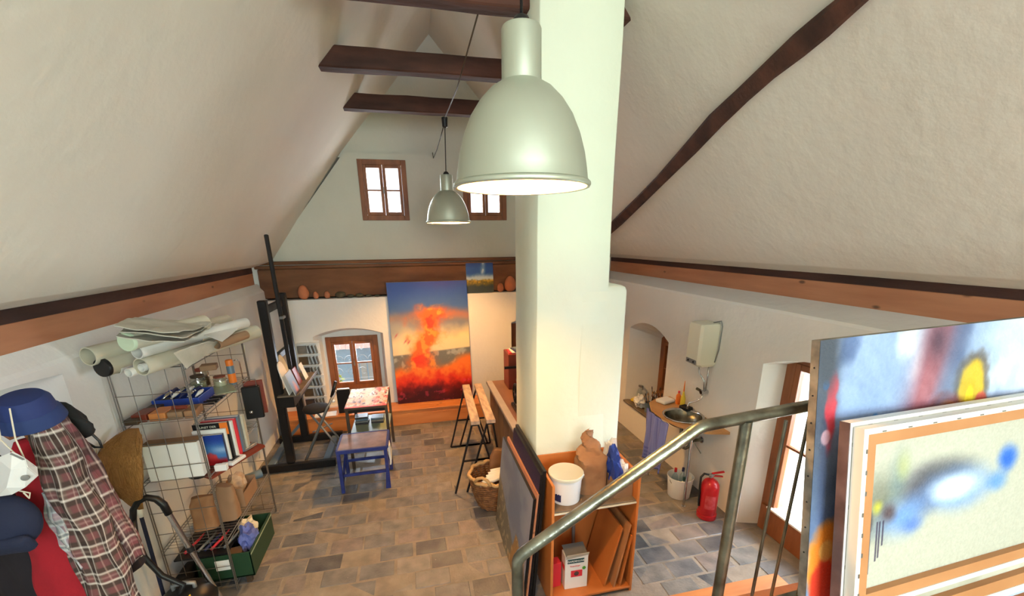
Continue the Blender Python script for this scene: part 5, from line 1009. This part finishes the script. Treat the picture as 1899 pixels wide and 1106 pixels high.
for k, (th, w, h, m_, lb) in enumerate(bkdefs):
    xr = -1.625 + .012 * k; t = thing('book', lb, 'book', (xr - w / 2, y, z2), 'books standing on the second rack shelf'); mk('pages', bx((xr - w + .004, y + .003, z2 + .003), (xr - .003, y + th - .003, z2 + h - .003)), M['paper'], t)
    mm = M['navyprint'] if m_ == 'cover' else M[m_]; mk('cover', bx((xr - w, y, z2), (xr, y + .003, z2 + h), 0, bx((xr - w, y + th - .003, z2), (xr, y + th, z2 + h), 0, bx((xr - .003, y + .003, z2), (xr, y + th - .003, z2 + h)))), mm, t)
    if m_ == 'cover': picture('cover_picture', M['vpaint'], t, (xr - w, y - .0015, z2), (w, 0, 0), (0, 0, h), 40, 40, cover)
    if k == 2: mk('orange_corner', bx((xr - .06, y - .002, z2 + .24), (xr, y, z2 + h)), M['orange'], t); text('lettering', 'KUNST DER', M['cream'], t, (xr - .155, y - .002, z2 + h - .03), .026, (1, 0, 0), (0, 0, 1)); text('lettering', 'FARBE', M['yellow'], t, (xr - .15, y - .002, z2 + h - .06), .028, (1, 0, 0), (0, 0, 1))
    y += th + .012
# tray board jutting out with tools
tb = thing('tool_board', 'brown wooden board jutting out from the second rack shelf with papers and tools', 'board', (-1.6, 3.9, z2)); pA, pB = V((-1.69, 3.5, z2)), V((-1.45, 4.02, z2))
mk('board', prism(NB(), [(-1.69, 3.475), (-1.445, 4.0), (-1.62, 4.12), (-1.88, 3.64 - .02)], 'z', z2 - .035, z2 - .012), M['redbrown'], tb)
mk('white_rack', bx((-1.69, 3.56, z2 - .011), (-1.60, 3.60, z2 + .045), .004), M['white'], loc=(-1.65, 3.58, z2 - .01), label='white plastic grip tray on the near end of the jutting board', cat='tray')
for k, (x, y, w, d, a, m_, lb) in enumerate(((-1.60, 3.72, .10, .16, -.35, 'clearbag', 'white plastic clip case with dark slot on the jutting board'), (-1.60, 3.88, .03, .2, -.5, 'navyprint', 'navy flat stick lying on the jutting board'), (-1.56, 3.96, .05, .14, -.4, 'greysteel', 'grey metal ruler case at the far end of the jutting board'), (-1.66, 3.84, .05, .2, -.3, 'blackplastic', 'black flat tool on the jutting board in front of the books'))):
    o = thing('flat_tool', lb, 'tool', (x, y, z2 - .011)); mk('body', box(NB(), (x, y, z2 + .004), (w, d, .028), a, .005), M[m_], o)
    if k == 0: mk('slot', box(NB(), (x, y, z2 + .0185), (.045, .09, .003), a), M['blackplastic'], o)
hb = thing('hanging_case', 'black case hanging at the far end of the rack below the upper shelf', 'case', (-1.68, 4.64, 1.4)); mk('case_body', box(NB(), (-1.66, 4.52, 1.36), (.16, .05, .34), .2, .008), M['blackplastic'], hb); mk('clasp', lathe(NB(), [(.02, 0), (.018, .012), (.006, .02)], (-1.68, 4.485, 1.27), (0, -1, 0), 14), M['chrome'], hb, smooth=True); mk('hanger', tube(NB(), [(-1.72, 4.52, 1.52), (-1.72, 4.52, 1.60), (-1.60, 4.52, 1.60), (-1.60, 4.52, 1.52)], .004, 6), M['wire'], hb)
mk('brown_board', box(NB(), (-1.65, 4.585, 1.39), (.17, .02, .36), .2, .004), M['redbrown'], loc=(-1.63, 4.59, 1.2), label='reddish brown board hanging behind the black case at the rack end', cat='board')
es = thing('extension_socket', 'cream extension socket hanging on its cable at the far rack post', 'socket', (-1.66, 4.72, 1.35)); q = P(470, 750, 'y', 4.72); q2 = P(452, 640, 'y', 4.70)
mk('socket_body', box(NB(), q, (.05, .04, .17), Matrix.Rotation(.12, 4, 'Y'), .01), M['cream'], es); mk('cable', tube(NB(), [q2, P(455, 670, 'y', 4.71), P(462, 715, 'y', 4.72), q + V((0, 0, .08))], .006, 6), M['cream'], es, smooth=True); mk('cable', tube(NB(), [q + V((.0, 0, -.08)), P(478, 790, 'y', 4.74), P(482, 850, 'y', 4.76)], .006, 6), M['cream'], es, smooth=True)
# third shelf
z3 = SZ['third'] + .004
bag('paper_bag', 'open brown paper bag standing on the third rack shelf, left one', -1.93, 3.74, z3, .19, .15, .30, M['kraft'], seed=11)
bag('paper_bag', 'taller brown paper bag next to the cardboard tray on the third rack shelf', -1.78, 3.84, z3, .15, .15, .33, M['card'], seed=17)
ct = thing('carton_tray', 'open cardboard tray with small parts at the far end of the third rack shelf', 'box', (-1.8, 4.15, z3)); 
for lo, hi in (((-1.93, 3.98, z3), (-1.70, 3.985, z3 + .2)), ((-1.93, 4.3, z3), (-1.70, 4.305, z3 + .16)), ((-1.93, 3.985, z3), (-1.925, 4.3, z3 + .16)), ((-1.705, 3.985, z3), (-1.70, 4.3, z3 + .14)), ((-1.925, 3.985, z3), (-1.705, 4.3, z3 + .005))): mk('box_wall', bx(lo, hi), M['card'], ct)
blob('crumpled_paper', 'crumpled pinkish paper ball in the cardboard tray', (-1.8, 4.13, z3 + .006), (.07, .09, .13), M['trestle'], 'paper', .5)
mk('grey_roll', tube(NB(), [(-2.02, 4.3, z3 + .05), (-1.72, 4.52, z3 + .055)], .045, 16), M['greyblue'], loc=(-1.9, 4.4, z3), smooth=40, label='grey rolled mat lying at the far end of the third rack shelf', cat='roll')
mk('black_pan', lathe(NB(), [(.06, 0), (.085, .008), (.09, .02), (.08, .018), (.06, .006)], (-1.80, 3.58, z2 - .032), seg=22), M['blackplastic'], loc=(-1.80, 3.58, z2 - .032), smooth=40, label='shallow black pan hooked under the second rack shelf', cat='pan')
# floor crates
gc = thing('green_crate', 'dark green wooden crate of rags and cartons on the lowest rack shelf', 'crate', (-1.72, 3.9, .1)); cx0, cx1, cy0, cy1, cz0, cz1 = -1.98, -1.545, 3.50, 4.08, .10, .345
for lo, hi in (((cx0, cy0, cz0), (cx1, cy0 + .012, cz1)), ((cx0, cy1 - .012, cz0), (cx1, cy1, cz1)), ((cx0, cy0, cz0), (cx0 + .012, cy1, cz1)), ((cx1 - .012, cy0, cz0), (cx1, cy1, cz1))): mk('crate_side', bx(lo, hi, .002), M['green'], gc)
mk('crate_floor', bx((cx0, cy0, cz0), (cx1, cy1, cz0 + .012)), M['green'], gc); mk('paper_label', bx((-1.83, cy0 - .002, .2), (-1.72, cy0, .30)), M['paper'], gc); mk('rim_trim', bx((cx1, cy0, cz1 - .03), (cx1 + .004, cy1, cz1 - .02)), M['olive'], gc)
for x in (-1.62,): 
    for y in (3.56, 4.02): mk('foot', bx((x - .02, y - .02, .0), (x + .02, y + .02, .1)), M['darkwood'], gc)
blob('cleaning_rag', 'pale yellow rag in the green crate', (-1.68, 3.86, .22), (.075, .10, .10), M['cream'], 'rag', .6); blob('plastic_bag', 'crumpled light blue plastic bag in the green crate', (-1.63, 3.72, .2), (.07, .09, .12), M['bluecloth'], 'bag', .6)
mk('carton', box(NB(), (-1.74, 3.62, .2), (.16, .12, .18), .2, .003), M['card'], loc=(-1.74, 3.62, .115), label='brown carton in the near corner of the green crate', cat='carton')
blob('rag_heap', 'dark rag heap in the back of the green crate', (-1.86, 3.9, .115), (.1, .14, .14), M['darkfab'], 'rag', .5)
tl = thing('tool_tray', 'dark tray of loose hand tools hooked below the third rack shelf', 'tray', (-1.9, 3.7, .37)); mk('tray', bx((-2.12, 3.50, .355), (-1.72, 3.9, .37)), M['blackplastic'], tl)
for k in range(7):
    x = -2.06 + k * .05; mk('hand_tool', tube(NB(), [(x, 3.56, .385), (x + .04, 3.72, .388), (x + .05, 3.82, .388)], [.012, .011, .005], 8), [M['redprint'], M['blacksteel'], M['greysteel'], M['navyprint']][k % 4], loc=(x, 3.6, .37), smooth=True, label='hand tool lying in the dark tray below the third rack shelf', cat='tool', group='hand tools in the dark tray')
mk('boot', rough_up(box(NB(), (-2.08, 3.56, .16), (.13, .26, .13), None, .03), .01, 9, 2), M['blackfab'], loc=(-2.08, 3.56, .095), smooth=60, label='dark work shoe on the lowest rack shelf beside the green crate', cat='shoe')

# ================================================================== COAT STAND, BROOM, VACUUM
YC = 2.22
cs = thing('coat_stand', 'wooden coat stand mostly hidden under hanging clothes at the left', 'stand', (-1.93, 2.32, 0)); pz = P(52, 752, 'y', 2.34)
mk('pole', tube(NB(), [(pz.x, 2.34, .03), (pz.x, 2.34, pz.z - .06)], .02, 12), M['winwood'], cs, smooth=40); mk('base', lathe(NB(), [(.2, .002), (.2, .02), (.05, .04)], (pz.x, 2.34, 0), seg=24), M['winwood'], cs, smooth=40)
for a in range(5): mk('hook', tube(NB(), [(pz.x, 2.34, pz.z - .12), (pz.x + .09 * math.cos(a * 1.25), 2.34 + .09 * math.sin(a * 1.25), pz.z - .14), (pz.x + .12 * math.cos(a * 1.25), 2.34 + .12 * math.sin(a * 1.25), pz.z - .08)], .008, 8), M['winwood'], cs, smooth=True)
def garment(name, label, cat, top, L, wt, d, m, fn, n=60, k=96, lean=(0, 0, 0), seed=0, folds=5, fa=.16):
    top = V(top); rings = []
    for i in range(n):
        t = i / (n - 1); w = np.interp(t, [q[0] for q in wt], [q[1] for q in wt]) / 2; c = top + V((lean[0] * t, lean[1] * t, -L * t)); r = []
        for j in range(k):
            a = 2 * math.pi * j / k; f = 1 + fa * min(1, t * 3) * (math.sin(a * folds + seed + 1.6 * t) + .5 * math.sin(a * (folds * 2 + 1) + 2 * seed - 3 * t)); dd = d * (.55 + .45 * min(1, t * 3)) / 2
            nz = mnoise.noise(V((math.cos(a) * 2, math.sin(a) * 2 + seed, t * 5))) * .012
            r.append((c.x + (w * math.cos(a)) + nz, c.y + dd * math.sin(a) * f + nz, c.z + .015 * t * math.sin(a * 3 + seed)))
        rings.append(r)
    o = cloth(name, m, None, rings, fn, loc=top); tag(o, label, cat); return o
def plaid(pu, pt, base=(98, 68, 64)):
    def f(u, t):
        c = np.zeros(u.shape + (3,)); c[:] = base; x = (u * pu) % 1; y = (t * pt) % 1; dk = np.array([q * .45 for q in base])
        c = mixc(c, dk, ((x < .42).astype(float)) * .55); c = mixc(c, dk, ((y < .42).astype(float)) * .55); c = mixc(c, (112, 44, 58), ((x > .5) & (y > .5)) * .35)
        for q in (.06, .36): c = mixc(c, (226, 218, 208), np.clip(1 - np.abs(x - q) / .045, 0, 1) * .75); c = mixc(c, (226, 218, 208), np.clip(1 - np.abs(y - q) / .045, 0, 1) * .75)
        c = mixc(c, (180, 160, 150), np.clip(1 - np.abs(x - .72) / .03, 0, 1) * .6); c = mixc(c, (180, 160, 150), np.clip(1 - np.abs(y - .72) / .03, 0, 1) * .6); return c
    return f
tp_ = P(86, 766, 'y', YC)
shirt = garment('plaid_shirt', 'brown and white plaid flannel shirt hanging on the coat stand', 'shirt', tp_ + V((-.03, 0, 0)), 1.15, [(0, .05), (.05, .1), (.2, .16), (.5, .2), (1, .21)], .14, M['vcloth'], plaid(8, 14, (92, 72, 66)), lean=(.03, .02, 0), seed=1, n=120, k=200, folds=4)
slv = garment('sleeve', None, None, tp_ + V((.0, .05, -.04)), .85, [(0, .06), (.3, .11), (.8, .1), (1, .08)], .1, M['vcloth'], plaid(5, 10, (98, 66, 66)), lean=(.085, .05, 0), seed=3, n=80, k=120, folds=3)
slv.parent = shirt; slv.location = V(slv.location) - V(shirt.location)
lng = garment('lining', None, None, tp_ + V((-.085, -.02, -.38)), .42, [(0, .04), (.3, .11), (.7, .12), (.95, .07), (1, .04)], .08, M['vcloth'], plaid(6, 6, (168, 172, 176)), lean=(.055, .0, 0), seed=5, n=60, k=120, folds=3)
lng.parent = shirt; lng.location = V(lng.location) - V(shirt.location)
rt_ = P(58, 815, 'y', YC + .07)
garment('red_pullover', 'red pullover hanging behind the plaid shirt on the coat stand', 'pullover', rt_, 1.1, [(0, .12), (.1, .22), (.4, .3), (1, .42)], .14, M['redfab'], None, lean=(-.02, 0, 0), seed=2, folds=3)
garment('dark_jacket', 'dark jacket hanging leftmost behind the red pullover', 'jacket', P(-25, 850, 'y', YC + .16), 1.1, [(0, .1), (.2, .3), (1, .42)], .12, M['darkfab'], None, seed=4, folds=3)
hp = P(38, 738, 'y', YC); ht = thing('blue_hat', 'dark blue brimmed hat hanging on top of the coat stand', 'hat', hp)
mk('crown', lathe(NB(), [(.02, .012), (.075, .004), (.092, -.02), (.098, -.07)], hp, (0.08, -.25, 1), 28, cap1=False), M['bluefab'], ht, smooth=40); mk('brim', lathe(NB(), [(.097, -.066), (.108, -.08), (.118, -.125), (.115, -.128), (.104, -.09), (.094, -.072)], hp, (0.08, -.25, 1), 28, cap0=False, cap1=False), M['navyblue'], ht, smooth=40)
nc = P(22, 968, 'y', YC - .14); cpn = thing('navy_cap', 'navy blue cap hanging below the white mask', 'cap', nc); b = NB(); bmesh.ops.create_uvsphere(b, u_segments=24, v_segments=14, radius=1)
for v in b.verts: v.co = V((v.co.x * .125 + nc.x - .02, v.co.y * .07 + nc.y, v.co.z * .135 + nc.z))
mk('crown', b, M['navy'], cpn, smooth=True); mk('peak', rough_up(box(NB(), (nc.x + .0, nc.y - .045, nc.z - .09), (.17, .05, .1), Matrix.Rotation(.5, 4, 'X'), .02), .006, 9, 2), M['navy'], cpn, smooth=60)
mp_ = P(30, 880, 'y', YC - .18); mk_ = thing('white_mask', 'white cup-shaped dust mask hanging by its straps in front of the red pullover', 'mask', mp_); mq = lambda x, y, d: P(x, y, 'y', YC - .18 - d)
b = NB(); vs = [b.verts.new(p) for p in (mq(-6, 850, .0), mq(22, 839, .02), mq(44, 851, .03), mq(67, 868, .0), mq(69, 884, .0), mq(46, 905, .02), mq(22, 918, .02), mq(-6, 922, .0), mq(50, 868, .06), mq(12, 905, .06), mq(20, 872, .075))]
for f in ((0, 1, 10), (1, 2, 10), (2, 8, 10), (2, 3, 8), (3, 4, 8), (4, 5, 8), (5, 9, 10, 8), (5, 6, 9), (6, 7, 9), (7, 0, 10, 9)): b.faces.new([vs[q] for q in f])
e_ = bmesh.ops.extrude_face_region(b, geom=list(b.faces)); bmesh.ops.translate(b, verts=[v for v in e_['geom'] if isinstance(v, bmesh.types.BMVert)], vec=(0, .006, 0)); mk('cup', b, M['white'], mk_)
mk('valve', lathe(NB(), [(.014, 0), (.013, .006), (.005, .008)], mq(47, 886, .045), (.35, -1, -.3), 14), M['greysteel'], mk_, smooth=40)
mk('nose_clip', tube(NB(), [mq(20, 842, .025), mq(42, 852, .034), mq(62, 866, .01)], .004, 6), M['greysteel'], mk_)
for dx in (-.03, .02): mk('strap', tube(NB(), [(mp_.x + .05, mp_.y, mp_.z + .03), (mp_.x + dx, mp_.y + .03, mp_.z + .15), (mp_.x + dx - .02, mp_.y + .08, mp_.z + .27)], .003, 5), M['rope'], mk_)
mk('strap', tube(NB(), [(mp_.x - .02, mp_.y, mp_.z - .075), (mp_.x + .03, mp_.y - .01, mp_.z - .09), (mp_.x + .02, mp_.y - .01, mp_.z - .115), (mp_.x + .0, mp_.y, mp_.z - .09)], .003, 5), M['rope'], mk_)
bg_ = P(122, 780, 'y', YC + .16); pb = thing('black_pouch', 'black pouch bag with looped cord hanging right of the blue hat', 'bag', bg_)
b = NB(); bmesh.ops.create_icosphere(b, subdivisions=3, radius=1)
for v in b.verts: w = .6 + .4 * (v.co.z < 0); v.co = V((v.co.x * .065 * w + bg_.x + .03 - v.co.z * .035, v.co.y * .04 + bg_.y, v.co.z * .10 + bg_.z)) + mnoise.noise_vector(v.co * 2) * .012
mk('pouch_body', b, M['blackfab'], pb, smooth=True); q = lambda x, y: P(x, y, 'y', YC + .16)
mk('cord_loop', tube(NB(), [q(140, 785), q(165, 800), q(184, 818), q(189, 830), q(176, 830), q(156, 818), q(148, 808)], .006, 6), M['blackplastic'], pb, smooth=True); mk('cord_loop', tube(NB(), [q(78, 745), q(88, 738), q(98, 742), q(108, 756)], .008, 6), M['blackplastic'], pb, smooth=True)
tq = [P(x, y, 'y', 2.62) for x, y in ((168, 862), (190, 900), (225, 962), (268, 1046), (232, 1072), (196, 1010))]
tg = thing('dark_tote', 'dark navy tote bag with pale strap hanging behind the plaid shirt', 'bag', tq[2]); b = NB(); loft(b, [[p + V((0, -.03, 0)) for p in tq], [p + V((0, .03, 0)) for p in tq]]); bmesh.ops.bevel(b, geom=list(b.edges), offset=.008, segments=1, affect='EDGES'); mk('tote_body', b, M['darkfab'], tg, smooth=50)
mk('strap', tube(NB(), [P(172, 860, 'y', 2.58), P(205, 925, 'y', 2.58), P(236, 985, 'y', 2.58), P(262, 1032, 'y', 2.585)], .008, 6), M['rope'], tg, smooth=True)
# straw broom, bristles up
bm_ = thing('straw_broom', 'straw broom standing upside down, bristles up, between coat stand and wire rack', 'broom', (-2.08, 3.25, 0)); rings = []
prof = [(945, 258, 8), (925, 244, 18), (900, 232, 30), (870, 224, 37), (845, 222, 37), (825, 228, 32), (808, 238, 22), (795, 248, 9)]
for py, px, hw in prof:
    c = P(px, py, 'x', -2.05); c.x = -2.05; e = V((.55, .83, 0)); hw = hw / 250; rings.append([c + RT * hw * math.cos(a) + FW * .045 * math.sin(a) * min(1, hw * 9) for a in np.linspace(0, 2 * math.pi, 33)[:-1]])
b = NB(); loft(b, rings); bmesh.ops.subdivide_edges(b, edges=b.edges, cuts=1, use_grid_fill=True); rough_up(b, .004, 30); mk('bristles', b, M['straw'], bm_, smooth=60)
b = NB(); rs = random.Random(9)
for k in range(170):
    i = rs.randrange(1, 6); j = rs.randrange(32); p = rings[i][j]; q_ = rings[i + 1][(j + rs.choice((-1, 0, 1))) % 32] if i < 6 else rings[7][j]; d = (q_ - p) * rs.uniform(.7, 1.6); o_ = (p - (rings[i][0] + rings[i][16]) / 2) * .03; tube(b, [p + o_, p + o_ + d], .0012, 3)
mk('loose_straws', b, M['straw'], bm_, kind='stuff')
h0 = (rings[0][0] + rings[0][16]) / 2; h1 = V((-2.1, 3.24, .01)); mk('ferrule', tube(NB(), [h0 + V((0, 0, .02)), h0.lerp(h1, .06)], .018, 10), M['paper'], bm_, smooth=True); mk('broom_handle', tube(NB(), [h0.lerp(h1, .05), h1], .0125, 10), M['navy'], bm_, smooth=True)
# vacuum cleaner
vc = thing('vacuum_cleaner', 'black drum vacuum cleaner with yellow latch and chrome pipe in front of the rack', 'vacuum', (-1.88, 3.1, 0)); c = (-1.86, 3.1, 0)
mk('drum', lathe(NB(), [(.15, .05), (.175, .06), (.18, .24), (.19, .25), (.19, .27)], c, seg=32), M['blackplastic'], vc, smooth=40)
mk('motor_head', lathe(NB(), [(.192, .27), (.19, .3), (.165, .35), (.12, .39), (.05, .41), (.01, .412)], c, seg=32), M['blackplastic'], vc, smooth=40); mk('carry_handle', tube(NB(), [(-1.93, 3.1, .38), (-1.93, 3.1, .44), (-1.86, 3.1, .455), (-1.79, 3.1, .44), (-1.79, 3.1, .38)], .016, 8), M['greysteel'], vc, smooth=True)
for a in (-.5, 1.2): mk('latch', box(NB(), (c[0] + .19 * math.cos(a), c[1] + .19 * math.sin(a), .275), (.03, .06, .08), a, .006), M['yellow'], vc)
mk('switch_panel', box(NB(), (-1.77, 3.03, .372), (.08, .05, .02), Matrix.Rotation(.5, 4, 'Y'), .005), M['yellow'], vc)
for a in range(4): mk('castor', lathe(NB(), [(.03, -.012), (.032, 0), (.03, .012)], (c[0] + .15 * math.cos(a * 1.57 + .7), c[1] + .15 * math.sin(a * 1.57 + .7), .034), (1, 0, 0), 12), M['greysteel'], vc, smooth=40)
pipe = [P(312, 952, 'y', 3.18), P(352, 1018, 'y', 3.18), P(402, 1096, 'y', 3.18)]; pend = pipe[2] + (pipe[2] - pipe[0]).normalized() * .28
mk('chrome_pipe', tube(NB(), [pipe[0], pipe[1]], .0195, 14), M['chrome'], vc, smooth=40); mk('chrome_pipe', tube(NB(), [pipe[1], pend], .0165, 14), M['chrome'], vc, smooth=40); mk('pipe_clip', tube(NB(), [pipe[1].lerp(pipe[0], .05), pipe[1].lerp(pipe[2], .06)], .024, 12), M['blackplastic'], vc, smooth=40)
mk('floor_nozzle', box(NB(), pend + V((.03, 0, -.01)), (.28, .1, .04), .8, .01), M['blackplastic'], vc)
hh = [pipe[0] + (pipe[0] - pipe[1]).normalized() * -.01, P(303, 936, 'y', 3.18), P(290, 926, 'y', 3.18), P(272, 923, 'y', 3.17), P(256, 931, 'y', 3.15), P(247, 946, 'y', 3.13), P(247, 965, 'y', 3.11)]
mk('handle_grip', tube(NB(), hh, [.024, .026, .025, .023, .022, .021, .02], 12), M['blackplastic'], vc, smooth=True)
mk('hose', tube(NB(), [hh[-1], P(252, 1000, 'y', 3.10), P(268, 1035, 'y', 3.09), P(300, 1068, 'y', 3.08), P(340, 1085, 'y', 3.08), V((-1.9, 3.02, .33))], .02, 12), M['blackplastic'], vc, smooth=True)

# ================================================================== OUTSIDE THE WINDOWS
mk('lawn', box(NB(), (12, 4, -.55), (16, 26, .1)), M['grass'], label='green lawn seen through the floor-length window', cat='lawn')
mk('yard', box(NB(), (-1, 16, -.55), (10, 16.6, .1)), M['gravel'], label='pale gravel yard outside the lower back window', cat='yard')
mk('outside_path', box(NB(), (4.15, 2.6, -.14), (.3, 6, .08)), M['gravel'], label='pale stone path just outside the floor-length window', cat='path')
nh = thing('neighbour_house', 'pale blue low house with pinkish roof outside the back window', 'house', (-1.5, 12, -.5)); mk('house_wall', bx((-6, 10.6, -.5), (3, 14.6, .62)), M['housewall'], nh); mk('house_roof', prism(NB(), [(10.25, .52), (14.9, .52), (12.6, 2.3)], 'x', -6.3, 3.3), M['houseroof'], nh)
bs = thing('garden_bush', 'yellow-green bush outside the back window', 'bush', (-2.2, 9.6, -.5)); b = NB(); rs = random.Random(4)
for k in range(900):
    d = V((rs.gauss(0, 1), rs.gauss(0, 1), rs.gauss(0, 1))).normalized() * rs.uniform(.5, 1); p = V((-2.25 + d.x * .6, 9.6 + d.y * .4, -.1 + d.z * .5)); s = .06; u_ = V((rs.gauss(0, 1), rs.gauss(0, 1), rs.gauss(0, 1))).normalized() * s; w_ = u_.cross(V((rs.gauss(0, 1), rs.gauss(0, 1), 1))).normalized() * s * .5
    b.faces.new([b.verts.new(p - u_), b.verts.new(p + w_), b.verts.new(p + u_), b.verts.new(p - w_)])
mk('foliage', b, M['leafyellow'], bs, kind='stuff')
gf = thing('garden_fence', 'grey wooden garden fence behind the back window on the right', 'fence', (-.8, 9.9, -.5))
for k in range(9): mk('slat', bx((-1.45 + k * .16, 9.9, -.5), (-1.32 + k * .16, 9.93, .3)), M['bark'], gf)
wg = thing('window_grille', 'ornate black wrought iron scroll grille outside the lower back window', 'grille', (-1.05, 7.55, .52))
for z in (.62, 1.34): mk('bar', tube(NB(), [(-1.44, 7.55, z), (-.65, 7.55, z)], .005, 6), M['greysteel'], wg)
for k in range(4):
    for j in range(3):
        x = -1.34 + k * .195; z = .73 + j * .22; s = 1 if (k + j) % 2 else -1; mk('scroll', tube(NB(), [(x + s * (.09 * (1 - t) ) * math.cos(t * 7.5), 7.55, z + .10 * (1 - t) * math.sin(t * 7.5)) for t in np.linspace(0, .9, 22)], .004, 5), M['greysteel'], wg, smooth=True)

# ------------------------------------------------------------------ pieces that belong to a part
SUB = {'fire_extinguisher': {'grip': 'valve'}, 'white_bucket': {'handle_grip': 'wire_handle'}, 'studio_easel': {'tray_lip': 'tray'}, 'wall_tap': {'tap_handle': 'tap_body'}, 'fertiliser_box': {'name_band': 'carton', 'side_print': 'carton', 'flap': 'carton', 'rose_petals': 'rose_picture'},
       'vacuum_cleaner': {'carry_handle': 'motor_head', 'switch_panel': 'motor_head', 'latch': 'drum', 'castor': 'drum', 'pipe_clip': 'chrome_pipe'}, 'hanging_case': {'clasp': 'case_body', 'hanger': 'case_body'}, 'flat_tool': {'slot': 'body'}, 'wash_basin': {'bowl_rim': 'bowl', 'drain': 'bowl', 'foot': 'leg', 'wall_rosette': 'trap_pipe', 'trap_lever': 'trap_pipe'},
       'water_heater': {'dial': 'control_strip'}, 'white_mask': {'valve': 'cup', 'nose_clip': 'cup'}, 'straw_broom': {'loose_straws': 'bristles'}, 'paint_tube': {'cap': 'tube_body'}, 'green_crate': {'rim_trim': 'crate_side', 'paper_label': 'crate_side'}, 'navy_cap': {'peak': 'crown'}, 'book': {'orange_corner': 'cover', 'cover_picture': 'cover', 'lettering': 'cover'}, 'folding_stool': {'knob': 'back_post'}}
for t in list(bpy.data.objects):
    rule = SUB.get(t.name.split('.')[0])
    if rule is None or t.parent: continue
    kids = list(t.children)
    for k in kids:
        want = rule.get(k.name.split('.')[0])
        host = next((q for q in kids if want and q.name.split('.')[0] == want), None)
        if host: k.parent = host
